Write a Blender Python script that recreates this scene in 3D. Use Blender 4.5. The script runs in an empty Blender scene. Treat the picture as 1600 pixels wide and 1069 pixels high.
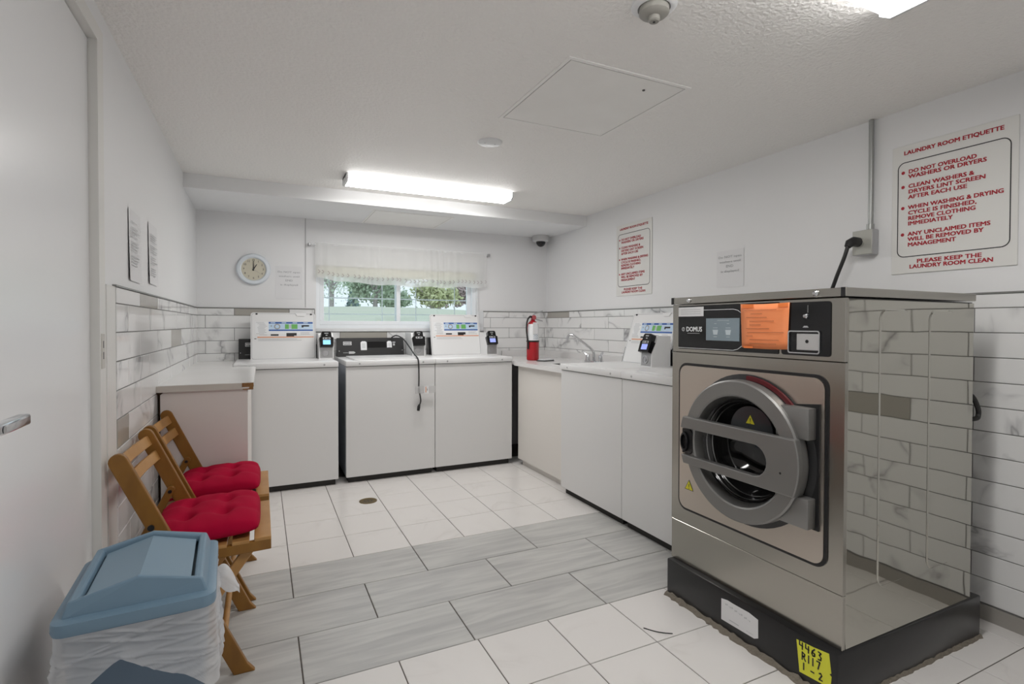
import bpy, bmesh, math, random
from mathutils import Matrix, Vector
random.seed(7)
SC = bpy.context.scene
COL = SC.collection
PI = math.pi

# ------------------------------------------------------------------ camera
CAMP = dict(f=820.96, yaw=.44552, pit=.014602, roll=-.0017435, cy=519.84, loc=(-.12438, -2.82009, 1.21434))
def make_camera():
    cd = bpy.data.cameras.new('camera'); co = bpy.data.objects.new('camera', cd); COL.objects.link(co)
    cd.sensor_fit = 'HORIZONTAL'; cd.sensor_width = 36.0
    cd.lens = CAMP['f'] / 1600 * 36
    cd.shift_y = (CAMP['cy'] - 534.5) / 1600
    cd.clip_start = .02; cd.clip_end = 500
    y, p, r = CAMP['yaw'], CAMP['pit'], CAMP['roll']
    f = Vector((math.sin(y) * math.cos(p), math.cos(y) * math.cos(p), -math.sin(p)))
    rt = Vector((math.cos(y), -math.sin(y), 0)); d = f.cross(rt)
    rx = rt * math.cos(r) + d * math.sin(r); dn = -rt * math.sin(r) + d * math.cos(r)
    m = Matrix((rx, -dn, -f)).transposed().to_4x4(); m.translation = CAMP['loc']
    co.matrix_world = m
    SC.camera = co
make_camera()

# ------------------------------------------------------------------ world, lights, exposure
W = bpy.data.worlds.new('overcast_sky'); SC.world = W; W.use_nodes = True
bg = W.node_tree.nodes['Background']
bg.inputs['Color'].default_value = (.86, .93, 1.0, 1); bg.inputs['Strength'].default_value = .55
SC.view_settings.view_transform = 'Standard'
try: SC.view_settings.look = 'None'
except Exception: pass
SC.view_settings.gamma = 1.0
SC.view_settings.use_curve_mapping = False
SC.view_settings.exposure = 1.15
LAMP = 9.0          # strength of the fluorescent lenses

# ------------------------------------------------------------------ materials
MATS = {}
def mat(name, col, rough=.5, metal=0., bump=0., bscale=40., spec=.5, emit=0., noise=None, coat=0., sheen=0., stretch=None, detail=3., bdist=.002):
    """principled material; noise=(scale, colour2, amount) adds a soft mottling"""
    if name in MATS: return MATS[name]
    m = bpy.data.materials.new(name); m.use_nodes = True; MATS[name] = m
    nt = m.node_tree; b = nt.nodes['Principled BSDF']
    b.inputs['Base Color'].default_value = (*col, 1); b.inputs['Roughness'].default_value = rough
    b.inputs['Metallic'].default_value = metal; b.inputs['Specular IOR Level'].default_value = spec
    if coat: b.inputs['Coat Weight'].default_value = coat; b.inputs['Coat Roughness'].default_value = .1
    if sheen: b.inputs['Sheen Weight'].default_value = sheen; b.inputs['Sheen Tint'].default_value = (*col, 1)
    if emit: b.inputs['Emission Color'].default_value = (*col, 1); b.inputs['Emission Strength'].default_value = emit
    pos = None
    if bump or noise:
        tc = nt.nodes.new('ShaderNodeTexCoord'); mp = nt.nodes.new('ShaderNodeMapping')
        nt.links.new(tc.outputs['Object'], mp.inputs['Vector'])
        if stretch: mp.inputs['Scale'].default_value = stretch
        pos = mp.outputs['Vector']
    if noise:
        n = nt.nodes.new('ShaderNodeTexNoise'); n.inputs['Scale'].default_value = noise[0]; n.inputs['Detail'].default_value = detail
        nt.links.new(pos, n.inputs['Vector'])
        mx = nt.nodes.new('ShaderNodeMix'); mx.data_type = 'RGBA'
        mx.inputs[6].default_value = (*col, 1); mx.inputs[7].default_value = (*noise[1], 1)
        mr = nt.nodes.new('ShaderNodeMapRange'); mr.inputs[1].default_value = .35; mr.inputs[2].default_value = .7; mr.inputs[4].default_value = noise[2]
        nt.links.new(n.outputs['Fac'], mr.inputs[0]); nt.links.new(mr.outputs[0], mx.inputs[0]); nt.links.new(mx.outputs[2], b.inputs['Base Color'])
    if bump:
        n2 = nt.nodes.new('ShaderNodeTexNoise'); n2.inputs['Scale'].default_value = bscale; n2.inputs['Detail'].default_value = 2
        nt.links.new(pos, n2.inputs['Vector'])
        bp = nt.nodes.new('ShaderNodeBump'); bp.inputs['Strength'].default_value = bump; bp.inputs['Distance'].default_value = bdist
        nt.links.new(n2.outputs['Fac'], bp.inputs['Height']); nt.links.new(bp.outputs[0], b.inputs['Normal'])
    return m

def tile_coords(nt, scale=(1, 1, 1), spread=30.):
    """object coordinates shifted per tile, so that each tile has its own pattern"""
    g = nt.nodes.new('ShaderNodeTexCoord'); oi = nt.nodes.new('ShaderNodeObjectInfo')
    mu = nt.nodes.new('ShaderNodeVectorMath'); mu.operation = 'SCALE'; mu.inputs[3].default_value = spread
    cb = nt.nodes.new('ShaderNodeCombineXYZ')
    for i in range(3): nt.links.new(oi.outputs['Random'], cb.inputs[i])
    nt.links.new(cb.outputs[0], mu.inputs[0])
    mp = nt.nodes.new('ShaderNodeMapping'); mp.inputs['Scale'].default_value = scale
    nt.links.new(g.outputs['Object'], mp.inputs['Vector'])
    ad = nt.nodes.new('ShaderNodeVectorMath'); nt.links.new(mp.outputs[0], ad.inputs[0]); nt.links.new(mu.outputs[0], ad.inputs[1])
    return ad.outputs[0], oi.outputs['Random']

def marble(name, base, vein, rough, vamt=.8):
    m = bpy.data.materials.new(name); m.use_nodes = True; MATS[name] = m
    nt = m.node_tree; b = nt.nodes['Principled BSDF']; b.inputs['Roughness'].default_value = rough
    v, rnd = tile_coords(nt)
    n = nt.nodes.new('ShaderNodeTexNoise'); n.inputs['Scale'].default_value = 1.9; n.inputs['Detail'].default_value = 4; n.inputs['Distortion'].default_value = 1.1
    nt.links.new(v, n.inputs['Vector'])
    s = nt.nodes.new('ShaderNodeMath'); s.operation = 'SUBTRACT'; s.inputs[1].default_value = .5; nt.links.new(n.outputs['Fac'], s.inputs[0])
    a = nt.nodes.new('ShaderNodeMath'); a.operation = 'ABSOLUTE'; nt.links.new(s.outputs[0], a.inputs[0])
    r = nt.nodes.new('ShaderNodeValToRGB'); nt.links.new(a.outputs[0], r.inputs[0])
    e = r.color_ramp.elements
    e[0].position = 0; e[0].color = (*vein, 1); e[1].position = .05; e[1].color = (*base, 1)
    k = r.color_ramp.elements.new(.012); k.color = (*[vein[i] * .45 + base[i] * .55 for i in range(3)], 1)
    n3 = nt.nodes.new('ShaderNodeTexNoise'); n3.inputs['Scale'].default_value = 3.5; nt.links.new(v, n3.inputs['Vector'])
    mr = nt.nodes.new('ShaderNodeMapRange'); mr.inputs[1].default_value = .45; mr.inputs[2].default_value = .62; mr.inputs[4].default_value = vamt
    nt.links.new(n3.outputs['Fac'], mr.inputs[0])
    mx = nt.nodes.new('ShaderNodeMix'); mx.data_type = 'RGBA'; mx.inputs[6].default_value = (*base, 1)
    nt.links.new(mr.outputs[0], mx.inputs[0]); nt.links.new(r.outputs[0], mx.inputs[7]); nt.links.new(mx.outputs[2], b.inputs['Base Color'])
    return m

def streaky(name, c1, c2, rough, scale=(3, 30, 3), wob=0.35):
    m = bpy.data.materials.new(name); m.use_nodes = True; MATS[name] = m
    nt = m.node_tree; b = nt.nodes['Principled BSDF']; b.inputs['Roughness'].default_value = rough
    v, rnd = tile_coords(nt, scale)
    n = nt.nodes.new('ShaderNodeTexNoise'); n.inputs['Scale'].default_value = 1.; n.inputs['Detail'].default_value = 6; n.inputs['Distortion'].default_value = wob
    nt.links.new(v, n.inputs['Vector'])
    r = nt.nodes.new('ShaderNodeValToRGB'); e = r.color_ramp.elements
    e[0].position = .32; e[0].color = (*c2, 1); e[1].position = .62; e[1].color = (*c1, 1)
    nt.links.new(n.outputs['Fac'], r.inputs[0]); nt.links.new(r.outputs[0], b.inputs['Base Color'])
    return m

WHITE = mat('wall_paint', (.84, .842, .848), .55, bump=.12, bscale=120)
CEIL = mat('ceiling_paint', (.93, .915, .89), .6, bump=1., bscale=65, bdist=.006)
SOFF = mat('soffit_paint', (.86, .865, .87), .6, bump=.1, bscale=90)
TRIMW = mat('trim_white', (.76, .77, .78), .35)
JAMB = mat('jamb_paint', (.78, .77, .74), .3)
DOORP = mat('door_paint', (.84, .845, .855), .22, bump=.04, bscale=12)
GROUT_W = mat('wall_grout', (.20, .195, .19), .9)
GROUT_F = mat('floor_grout', (.10, .085, .075), .9)
TILEW = marble('marble_tile', (.86, .86, .855), (.30, .30, .31), .06, .95)
TAUPE = mat('taupe_tile', (.43, .41, .37), .1)
FLW = marble('white_floor_tile', (.79, .765, .745), (.68, .65, .625), .22, .55)
FLG = streaky('grey_floor_tile', (.58, .575, .555), (.44, .437, .43), .3, (2.5, 22, 3), .8)
EDGE = mat('tile_trim_metal', (.28, .28, .27), .4, .6)
APPW = mat('appliance_white', (.82, .82, .82), .28)
APPD = mat('appliance_front', (.76, .757, .752), .3)
GALV = mat('galvanised_steel', (.48, .52, .58), .35, .8)
BLACK = mat('black_plastic', (.012, .012, .013), .35)
BLACKG = mat('black_gloss', (.006, .006, .007), .12)
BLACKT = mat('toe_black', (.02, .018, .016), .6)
RUBBER = mat('black_rubber', (.015, .015, .015), .5)
CHROME = mat('chrome', (.66, .67, .69), .14, 1.)
STEEL = mat('grey_metal', (.50, .50, .51), .35, .9)
STAIN = mat('stainless_front', (.41, .395, .36), .22, 1., bump=.03, bscale=5, stretch=(1, 1, 60), bdist=.001)
STAINS = mat('stainless_side', (.47, .46, .415), .04, 1., bump=.25, bscale=2.3, bdist=.012)
STAINP = mat('stainless_panel', (.60, .545, .485), .30, 1., bump=.03, bscale=6, stretch=(1, 60, 1), bdist=.001)
DOORG = mat('door_grey', (.27, .267, .26), .42, .8)
SCREEN = mat('touch_screen', (.24, .30, .34), .15)
PRINTW = mat('print_white', (.85, .86, .87), .5)
PRINTG = mat('print_grey', (.35, .36, .37), .6)
PRINTL = mat('print_pale_grey', (.55, .56, .57), .6)
PRINTK = mat('print_black', (.02, .02, .022), .5)
PAPER = mat('paper_white', (.80, .80, .81), .7)
SIGNW = mat('sign_white', (.79, .785, .76), .4)
RED = mat('sign_red', (.42, .015, .03), .5)
ORANGE = mat('orange_paper', (.90, .30, .12), .7, noise=(9., (.85, .22, .06), .6))
ORANGED = mat('orange_tape', (.88, .22, .05), .5)
YELLOW = mat('yellow_tape', (.78, .78, .05), .6)
WARN = mat('warning_yellow', (.75, .68, .03), .5)
BLUEP = mat('print_blue', (.03, .12, .42), .5)
LBLUE = mat('print_pale_blue', (.55, .70, .86), .5)
GREENP = mat('print_green', (.16, .48, .12), .5)
ORNP = mat('print_salmon', (.78, .40, .25), .5)
LCD = mat('lcd_blue', (.22, .50, .78), .2, emit=.5)
LCDP = mat('lcd_violet', (.25, .30, .70), .2, emit=.4)
WOOD = mat('chair_wood', (.30, .138, .022), .4, noise=(9., (.22, .095, .014), .8), stretch=(2, 2, .5))
WOODL = mat('chair_wood_light', (.52, .28, .095), .4, noise=(10., (.42, .21, .06), .7))
CRIMSON = mat('crimson_fabric', (.42, .002, .034), .9, spec=.15, bump=.2, bscale=160)
BINL = mat('bin_lid_blue', (.17, .27, .36), .4)
BIND = mat('bin_body_blue', (.10, .15, .21), .45)
LAMIN = mat('white_laminate', (.84, .83, .82), .2, noise=(3, (.80, .78, .76), .5))
LAMINB = mat('beige_laminate', (.76, .715, .685), .4)
LAMEDGE = mat('laminate_edge', (.60, .57, .52), .5)
CHIP = mat('bare_chipboard', (.30, .16, .06), .8, noise=(200, (.20, .10, .03), .8))
REDX = mat('extinguisher_red', (.42, .004, .012), .25, coat=.4)
PINK = mat('valve_red', (.45, .08, .09), .4)
BRASS = mat('brass', (.20, .145, .06), .4, .8)
CLOCKR = mat('clock_rim', (.76, .81, .86), .3)
CLOCKF = mat('clock_face', (.66, .62, .50), .4)
VINYL = mat('window_vinyl', (.88, .91, .94), .3)
CREAM = mat('blind_cream', (.74, .72, .58), .6)
BARS = mat('grille_bars', (.80, .82, .83), .5)
MORTAR = mat('mortar', (.20, .175, .14), .95, bump=1., bscale=60, bdist=.01)
PLINTH = mat('plinth_black', (.010, .010, .011), .30, bump=.05, bscale=30)
GRASS = mat('lawn_grass', (.55, .60, .47), .9, noise=(1.2, (.62, .63, .52), .8))
LEAFG = mat('leaf_green', (.52, .64, .48), .8)  # leaf colours are lightened, with the outdoor haze and overexposure put into them
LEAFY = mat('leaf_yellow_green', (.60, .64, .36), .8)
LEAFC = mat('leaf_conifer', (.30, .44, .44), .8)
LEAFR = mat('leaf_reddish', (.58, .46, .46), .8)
BARK = mat('bark', (.42, .38, .38), .9)
COUNTG = mat('counter_grey', (.76, .75, .745), .2)

def glass_mat():
    m = bpy.data.materials.new('window_glass'); m.use_nodes = True; nt = m.node_tree; nt.nodes.remove(nt.nodes['Principled BSDF'])
    o = nt.nodes['Material Output']; t = nt.nodes.new('ShaderNodeBsdfTransparent'); g = nt.nodes.new('ShaderNodeBsdfGlossy')
    t.inputs[0].default_value = (.93, .97, .98, 1); g.inputs['Roughness'].default_value = .02
    mx = nt.nodes.new('ShaderNodeMixShader'); mx.inputs[0].default_value = .06
    nt.links.new(t.outputs[0], mx.inputs[1]); nt.links.new(g.outputs[0], mx.inputs[2]); nt.links.new(mx.outputs[0], o.inputs[0]); return m
GLASS = glass_mat()
def sheer_mat(name, col, transp, bump=0.):
    m = bpy.data.materials.new(name); m.use_nodes = True; nt = m.node_tree; nt.nodes.remove(nt.nodes['Principled BSDF'])
    o = nt.nodes['Material Output']; t = nt.nodes.new('ShaderNodeBsdfTransparent'); d = nt.nodes.new('ShaderNodeBsdfDiffuse'); tl = nt.nodes.new('ShaderNodeBsdfTranslucent')
    d.inputs[0].default_value = (*col, 1); tl.inputs[0].default_value = (*col, 1)
    m1 = nt.nodes.new('ShaderNodeMixShader'); m1.inputs[0].default_value = .5; nt.links.new(d.outputs[0], m1.inputs[1]); nt.links.new(tl.outputs[0], m1.inputs[2])
    m2 = nt.nodes.new('ShaderNodeMixShader'); m2.inputs[0].default_value = transp; nt.links.new(m1.outputs[0], m2.inputs[1]); nt.links.new(t.outputs[0], m2.inputs[2])
    nt.links.new(m2.outputs[0], o.inputs[0]); return m
SHEER = sheer_mat('sheer_fabric', (.97, .97, .96), .36)
BAGM = sheer_mat('bag_plastic', (.97, .97, .98), .36)
TAPEM = sheer_mat('clear_tape', (.78, .78, .78), .55)
def lens_mat(name, k):
    m = bpy.data.materials.new(name); m.use_nodes = True; b = m.node_tree.nodes['Principled BSDF']
    b.inputs['Base Color'].default_value = (.9, .9, .9, 1); b.inputs['Emission Color'].default_value = (1., .985, .965, 1); b.inputs['Emission Strength'].default_value = LAMP * k; return m
LENS = lens_mat('lamp_lens', 1.5); LENSS = lens_mat('lamp_lens_side', .45)

# ------------------------------------------------------------------ mesh helpers
class MB:
    def __init__(s): s.v = []; s.f = []; s.m = []
    def add(s, vs, fs, mi=0, M=None):
        o = len(s.v)
        s.v += [tuple(M @ Vector(p)) if M else tuple(p) for p in vs]
        s.f += [tuple(i + o for i in f) for f in fs]; s.m += [mi] * len(fs); return s
    def box(s, a, b, mi=0, M=None):
        x0, y0, z0 = [min(a[i], b[i]) for i in range(3)]; x1, y1, z1 = [max(a[i], b[i]) for i in range(3)]
        return s.add([(x0, y0, z0), (x1, y0, z0), (x1, y1, z0), (x0, y1, z0), (x0, y0, z1), (x1, y0, z1), (x1, y1, z1), (x0, y1, z1)],
                     [(0, 3, 2, 1), (4, 5, 6, 7), (0, 1, 5, 4), (1, 2, 6, 5), (2, 3, 7, 6), (3, 0, 4, 7)], mi, M)
    def rbox(s, a, b, r=.005, seg=2, mi=0, M=None):
        bm = bmesh.new(); bmesh.ops.create_cube(bm, size=1)
        for v in bm.verts: v.co = Vector([(a[i] + b[i]) / 2 + v.co[i] * abs(b[i] - a[i]) for i in range(3)])
        bmesh.ops.bevel(bm, geom=list(bm.edges), offset=r, segments=seg, affect='EDGES', profile=.5)
        bm.verts.index_update()
        s.add([v.co[:] for v in bm.verts], [[v.index for v in f.verts] for f in bm.faces], mi, M); bm.free(); return s
    def prism(s, poly, h0, h1, mi=0, M=None):
        """poly: 2D outline in local xy, extruded along local z from h0 to h1"""
        n = len(poly); vs = [(p[0], p[1], h0) for p in poly] + [(p[0], p[1], h1) for p in poly]
        fs = [tuple(range(n - 1, -1, -1)), tuple(range(n, 2 * n))] + [(i, (i + 1) % n, n + (i + 1) % n, n + i) for i in range(n)]
        return s.add(vs, fs, mi, M)
    def poly(s, pts, mi=0, M=None): return s.add(pts, [tuple(range(len(pts)))], mi, M)
    def rect(s, M, x0, y0, x1, y1, n=.0006, mi=0): return s.add([(x0, y0, n), (x1, y0, n), (x1, y1, n), (x0, y1, n)], [(0, 1, 2, 3)], mi, M)
    def tube(s, pts, r, seg=8, mi=0, M=None, caps=True):
        pts = [Vector(p) for p in pts]; vs = []; fs = []; n = len(pts); up = None
        for i, p in enumerate(pts):
            t = (pts[min(i + 1, n - 1)] - pts[max(i - 1, 0)]).normalized()
            if up is None:
                up = Vector((0, 0, 1)) if abs(t.z) < .9 else Vector((1, 0, 0))
            a = t.cross(up).normalized(); b = a.cross(t).normalized(); up = b
            rr = r[i] if isinstance(r, (list, tuple)) else r
            for k in range(seg):
                an = 2 * PI * k / seg; vs.append(p + a * math.cos(an) * rr + b * math.sin(an) * rr)
        for i in range(n - 1):
            for k in range(seg): fs.append((i * seg + k, i * seg + (k + 1) % seg, (i + 1) * seg + (k + 1) % seg, (i + 1) * seg + k))
        if caps: fs += [tuple(range(seg - 1, -1, -1)), tuple((n - 1) * seg + k for k in range(seg))]
        return s.add(vs, fs, mi, M)
    def lathe(s, prof, seg=32, mi=0, M=None, a0=0., a1=2 * PI):
        """prof: (radius, height) pairs turned about local z"""
        full = abs(a1 - a0 - 2 * PI) < 1e-6; c = seg if full else seg + 1
        vs = []; fs = []
        for r, z in prof:
            for k in range(c):
                an = a0 + (a1 - a0) * k / seg; vs.append((r * math.cos(an), r * math.sin(an), z))
        for i in range(len(prof) - 1):
            for k in range(seg):
                k2 = (k + 1) % c; fs.append((i * c + k, i * c + k2, (i + 1) * c + k2, (i + 1) * c + k))
        return s.add(vs, fs, mi, M)
    def disc(s, M, cx, cy, r, n=.0006, mi=0, seg=20):
        return s.add([(cx + r * math.cos(2 * PI * k / seg), cy + r * math.sin(2 * PI * k / seg), n) for k in range(seg)], [tuple(range(seg))], mi, M)
    def ring(s, M, cx, cy, r0, r1, n=.0006, mi=0, seg=28):
        vs = []
        for k in range(seg):
            a = 2 * PI * k / seg
            vs += [(cx + r0 * math.cos(a), cy + r0 * math.sin(a), n), (cx + r1 * math.cos(a), cy + r1 * math.sin(a), n)]
        return s.add(vs, [(2 * k, 2 * k + 1, (2 * k + 3) % (2 * seg), (2 * k + 2) % (2 * seg)) for k in range(seg)], mi, M)
    def text(s, M, body, x, y, size=None, width=None, height=None, n=.0008, mi=0, bold=0., align='l'):
        vs, fs = text_geo(body, 0.)
        x0 = min(v[0] for v in vs); x1 = max(v[0] for v in vs); y0 = min(v[1] for v in vs); y1 = max(v[1] for v in vs)
        sx = sy = size or 1.
        if width: sx = width / (x1 - x0)
        if height: sy = height / .70
        if width and not height and not size: sy = sx
        if height and not width: sx = sy
        off = {'l': 0, 'c': -(x0 + x1) / 2 * sx, 'r': -x1 * sx}[align]
        sh = [(0, 0)] if not bold else [(bold * a_, bold * b_) for a_, b_ in ((-1, -.6), (1, -.6), (-1, .6), (1, .6), (0, 0))]
        for q, (dx, dy) in enumerate(sh): s.add([(x + off + v[0] * sx + dx, y + v[1] * sy + dy, n + q * .00006) for v in vs], fs, mi, M)
        return s
    def build(s, name, mats, parent=None, smooth=False, loc=None, fix=True, angle=40):
        me = bpy.data.meshes.new(name); me.from_pydata(s.v, [], s.f)
        mats = mats if isinstance(mats, (list, tuple)) else [mats]
        for m in mats: me.materials.append(m)
        me.polygons.foreach_set('material_index', s.m)
        if fix:
            bm = bmesh.new(); bm.from_mesh(me); bmesh.ops.recalc_face_normals(bm, faces=bm.faces); bm.to_mesh(me); bm.free()
        if smooth:
            me.polygons.foreach_set('use_smooth', [True] * len(me.polygons))
            try: me.set_sharp_from_angle(angle=math.radians(angle))
            except Exception: pass
        me.update()
        o = bpy.data.objects.new(name, me); COL.objects.link(o)
        if name in SMALLPRINT: o['kind'] = 'stuff'
        if parent: o.parent = parent
        if loc: o.location = loc
        return o
TXT = {}
SMALLPRINT = {'lettering', 'printed_text', 'handwriting', 'numerals', 'panel_print', 'screen_icons', 'sticker_print', 'curved_line', 'label_print', 'drain_holes'}
def text_geo(body, bold):
    k = (body, bold)
    if k not in TXT:
        c = bpy.data.curves.new('t', 'FONT'); c.body = body; c.size = 1; c.resolution_u = 2; c.offset = bold
        o = bpy.data.objects.new('t', c); me = o.to_mesh()
        TXT[k] = ([tuple(v.co) for v in me.vertices], [tuple(p.vertices) for p in me.polygons])
        o.to_mesh_clear(); bpy.data.objects.remove(o); bpy.data.curves.remove(c)
    return TXT[k]
def frame(o, u, v):
    u = Vector(u).normalized(); v = Vector(v).normalized(); n = u.cross(v)
    m = Matrix((u, v, n)).transposed().to_4x4(); m.translation = Vector(o); return m
def rrect(x0, y0, x1, y1, r, seg=5):
    p = []
    for cx, cy, a in ((x1 - r, y0 + r, -90), (x1 - r, y1 - r, 0), (x0 + r, y1 - r, 90), (x0 + r, y0 + r, 180)):
        for k in range(seg + 1):
            t = math.radians(a + 90 * k / seg); p.append((cx + r * math.cos(t), cy + r * math.sin(t)))
    return p
def spline(pts, n=6):
    P = [Vector(p) for p in pts]; out = []
    for i in range(len(P) - 1):
        a = P[max(i - 1, 0)]; b = P[i]; c = P[i + 1]; d = P[min(i + 2, len(P) - 1)]
        for k in range(n):
            t = k / n; out.append(.5 * ((2 * b) + (c - a) * t + (2 * a - 5 * b + 4 * c - d) * t * t + (3 * b - a - 3 * c + d) * t ** 3))
    out.append(P[-1]); return out
def tag(o, label, cat, group=None):
    o['label'] = label; o['category'] = cat
    if group: o['group'] = group
    return o
def thing(name, label, cat, loc=(0, 0, 0), rotz=0., group=None):
    o = bpy.data.objects.new(name, None); COL.objects.link(o); o.empty_display_size = .1
    o.location = loc; o.rotation_euler = (0, 0, rotz); return tag(o, label, cat, group)
def struct(o, label=None, cat=None):
    o['kind'] = 'structure'
    if label: o['label'] = label
    if cat: o['category'] = cat
    return o

# ------------------------------------------------------------------ room dimensions (metres)
XL, XR, YB, YF = -.585, 2.575, 2.0, -3.4
ZC, ZS, YS = 2.215, 2.12, 1.25          # ceiling, dropped ceiling, where the drop starts
TT = .008                                # how far wall tiles stand proud
TOP = 1.345                              # top of the tiling
G = .3075                                # floor tile pitch

# ---- floor
floor = struct(MB().box((XL - .15, YF - .1, -.12), (XR + .15, YB + .15, -.003)).build('floor', GROUT_F), 'tiled floor, white squares with a band of grey planks', 'floor')
TM = {}
def tile_mesh(kind, w, h, t, mt):
    k = (kind, round(w, 3), round(h, 3), mt.name)
    if k in TM: return TM[k]
    c = .0015
    vs = [(-w / 2, -h / 2, 0), (w / 2, -h / 2, 0), (w / 2, h / 2, 0), (-w / 2, h / 2, 0),
          (-w / 2, -h / 2, t - c), (w / 2, -h / 2, t - c), (w / 2, h / 2, t - c), (-w / 2, h / 2, t - c),
          (-w / 2 + c, -h / 2 + c, t), (w / 2 - c, -h / 2 + c, t), (w / 2 - c, h / 2 - c, t), (-w / 2 + c, h / 2 - c, t)]
    fs = [(3, 2, 1, 0), (8, 9, 10, 11)]
    for i in range(4):
        j = (i + 1) % 4; fs += [(i, j, 4 + j, 4 + i), (4 + i, 4 + j, 8 + j, 8 + i)]
    mp = {'floor': lambda u, v, n: (u, v, n), 'back': lambda u, v, n: (u, -n, v), 'left': lambda u, v, n: (n, u, v), 'right': lambda u, v, n: (-n, -u, v)}[kind]
    vs = [mp(*p) for p in vs]
    me = bpy.data.meshes.new('tile'); me.from_pydata(vs, [], fs); me.materials.append(mt); me.update()
    TM[k] = me; return me
def put_tile(name, kind, parent, w, h, t, mt, loc):
    o = bpy.data.objects.new(name, tile_mesh(kind, w, h, t, mt)); COL.objects.link(o); o.parent = parent; o.location = loc; return o
def floor_tile(name, x0, x1, y0, y1, mt, gap=.0035):
    x0 = max(x0, XL); x1 = min(x1, XR); y0 = max(y0, YF); y1 = min(y1, YB)
    if x1 - x0 < .02 or y1 - y0 < .02: return
    put_tile(name, 'floor', floor, x1 - x0 - gap, y1 - y0 - gap, .012, mt, ((x0 + x1) / 2, (y0 + y1) / 2, -.012))
FB = -3.08 * G                          # front edge of the grey band
for i in range(-2, 9):
    for j in range(0, 5):
        if i > 6 : continue
        floor_tile('white_floor_tile', i * G, (i + 1) * G, j * G, (j + 1) * G, FLW)
    for j in range(0, 8):
        floor_tile('white_floor_tile', i * G + .012, (i + 1) * G + .012, FB - (j + 1) * 1.01 * G, FB - j * 1.01 * G, FLW)
for row, off in ((0, 0), (1, 1), (2, 0)):
    for k in range(-2, 5):
        y1 = (0, -1.02, -2.05)[row] * G; y0 = (-1.02, -2.05, -3.08)[row] * G
        floor_tile('grey_floor_tile', (2 * k + off) * G, (2 * k + 2 + off) * G, y0, y1, FLG, .0045)

# ---- walls
wm = MB()
WX0, WX1, WZ0, WZ1 = .305, 1.785, 1.18, 1.725
wm.box((XL - .15, YB, -.05), (WX0, YB + .16, ZC + .1)); wm.box((WX1, YB, -.05), (XR + .15, YB + .16, ZC + .1))
wm.box((WX0, YB, -.05), (WX1, YB + .16, WZ0)); wm.box((WX0, YB, WZ1), (WX1, YB + .16, ZC + .1))
wall_back = struct(wm.build('wall_back', WHITE), 'white back wall with the window', 'wall')
DY0, DY1, DZ = -1.74, -.80, 2.105         # door opening in the left wall
wm = MB(); wm.box((XL - .15, DY1, -.05), (XL, YB + .15, ZC + .1)); wm.box((XL - .15, YF - .1, -.05), (XL, DY0, ZC + .1)); wm.box((XL - .15, DY0, DZ), (XL, DY1, ZC + .1))
wall_left = struct(wm.build('wall_left', WHITE), 'white left wall with glossy marble tiling', 'wall')
wall_right = struct(MB().box((XR, YF - .1, -.05), (XR + .15, YB + .15, ZC + .1)).build('wall_right', WHITE), 'white right wall above marble tiling', 'wall')
wall_front = struct(MB().box((XL - .15, YF - .15, -.05), (XR + .15, YF, ZC + .1)).build('wall_front', WHITE), 'plain white wall', 'wall')
ceiling = struct(MB().box((XL - .15, YF - .15, ZC), (XR + .15, YB + .16, ZC + .12)).build('ceiling', CEIL), 'stippled white ceiling', 'ceiling')
MB().box((XL, YS, ZS), (XR, YB, ZC)).build('dropped_ceiling', SOFF, ceiling)

# grout beds and wall tiles
ROWS = [.068 + .1016 * k for k in range(13)] + [TOP]
def tile_wall(kind, wall, a0, a1, joints, zmin, plane, pitch, taupe=(), skip=lambda a, b, z: False):
    """joints[parity] = a position of one joint; a runs along the wall"""
    for r in range(13):
        z0, z1 = ROWS[r], ROWS[r + 1]
        if z1 < zmin + .03: continue
        j = joints[(12 - r) % 2]; k = math.floor((a0 - j) / pitch) - 1
        a = j + k * pitch
        while a < a1:
            b = a + pitch; p0, p1 = max(a, a0), min(b, a1); 
            if p1 - p0 > .012:
                for q0, q1 in skip_cut(kind, p0, p1, z0, z1):
                    zz0 = max(z0, zmin) if not (z0 < zmin) else z0
                    zt = min(z1, 1.152) if (kind == 'back' and q0 > WX0 - .03 and q1 < WX1 + .09) else z1
                    if zt - z0 < .015: continue
                    mid = (q0 + q1) / 2
                    mt = TAUPE if any(t[0] == 12 - r and t[1] <= mid <= t[2] for t in taupe) else TILEW
                    w, h = q1 - q0 - .0035, zt - z0 - .0035; zc = (z0 + zt) / 2
                    loc = {'back': (mid, plane, zc), 'left': (plane, mid, zc), 'right': (plane, mid, zc)}[kind]
                    put_tile('wall_tile', kind, wall, w, h, TT, mt, loc)
            a = b
def skip_cut(kind, a, b, z0, z1):
    if kind == 'back' and z1 > 1.15:
        out = []
        lo, hi = WX0 - .012, WX1 + .075
        if z0 < 1.14:                      # row that runs under the sill
            if a < lo: out.append((a, min(b, lo)))
            if b > lo and a < hi: out.append((max(a, lo), min(b, hi)))
            if b > hi: out.append((max(a, hi), b))
            return [o for o in out if o[1] - o[0] > .012]
        if a < lo: out.append((a, min(b, lo)))
        if b > hi: out.append((max(a, hi), b))
        return [o for o in out if o[1] - o[0] > .012]
    return [(a, b)]
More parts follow.
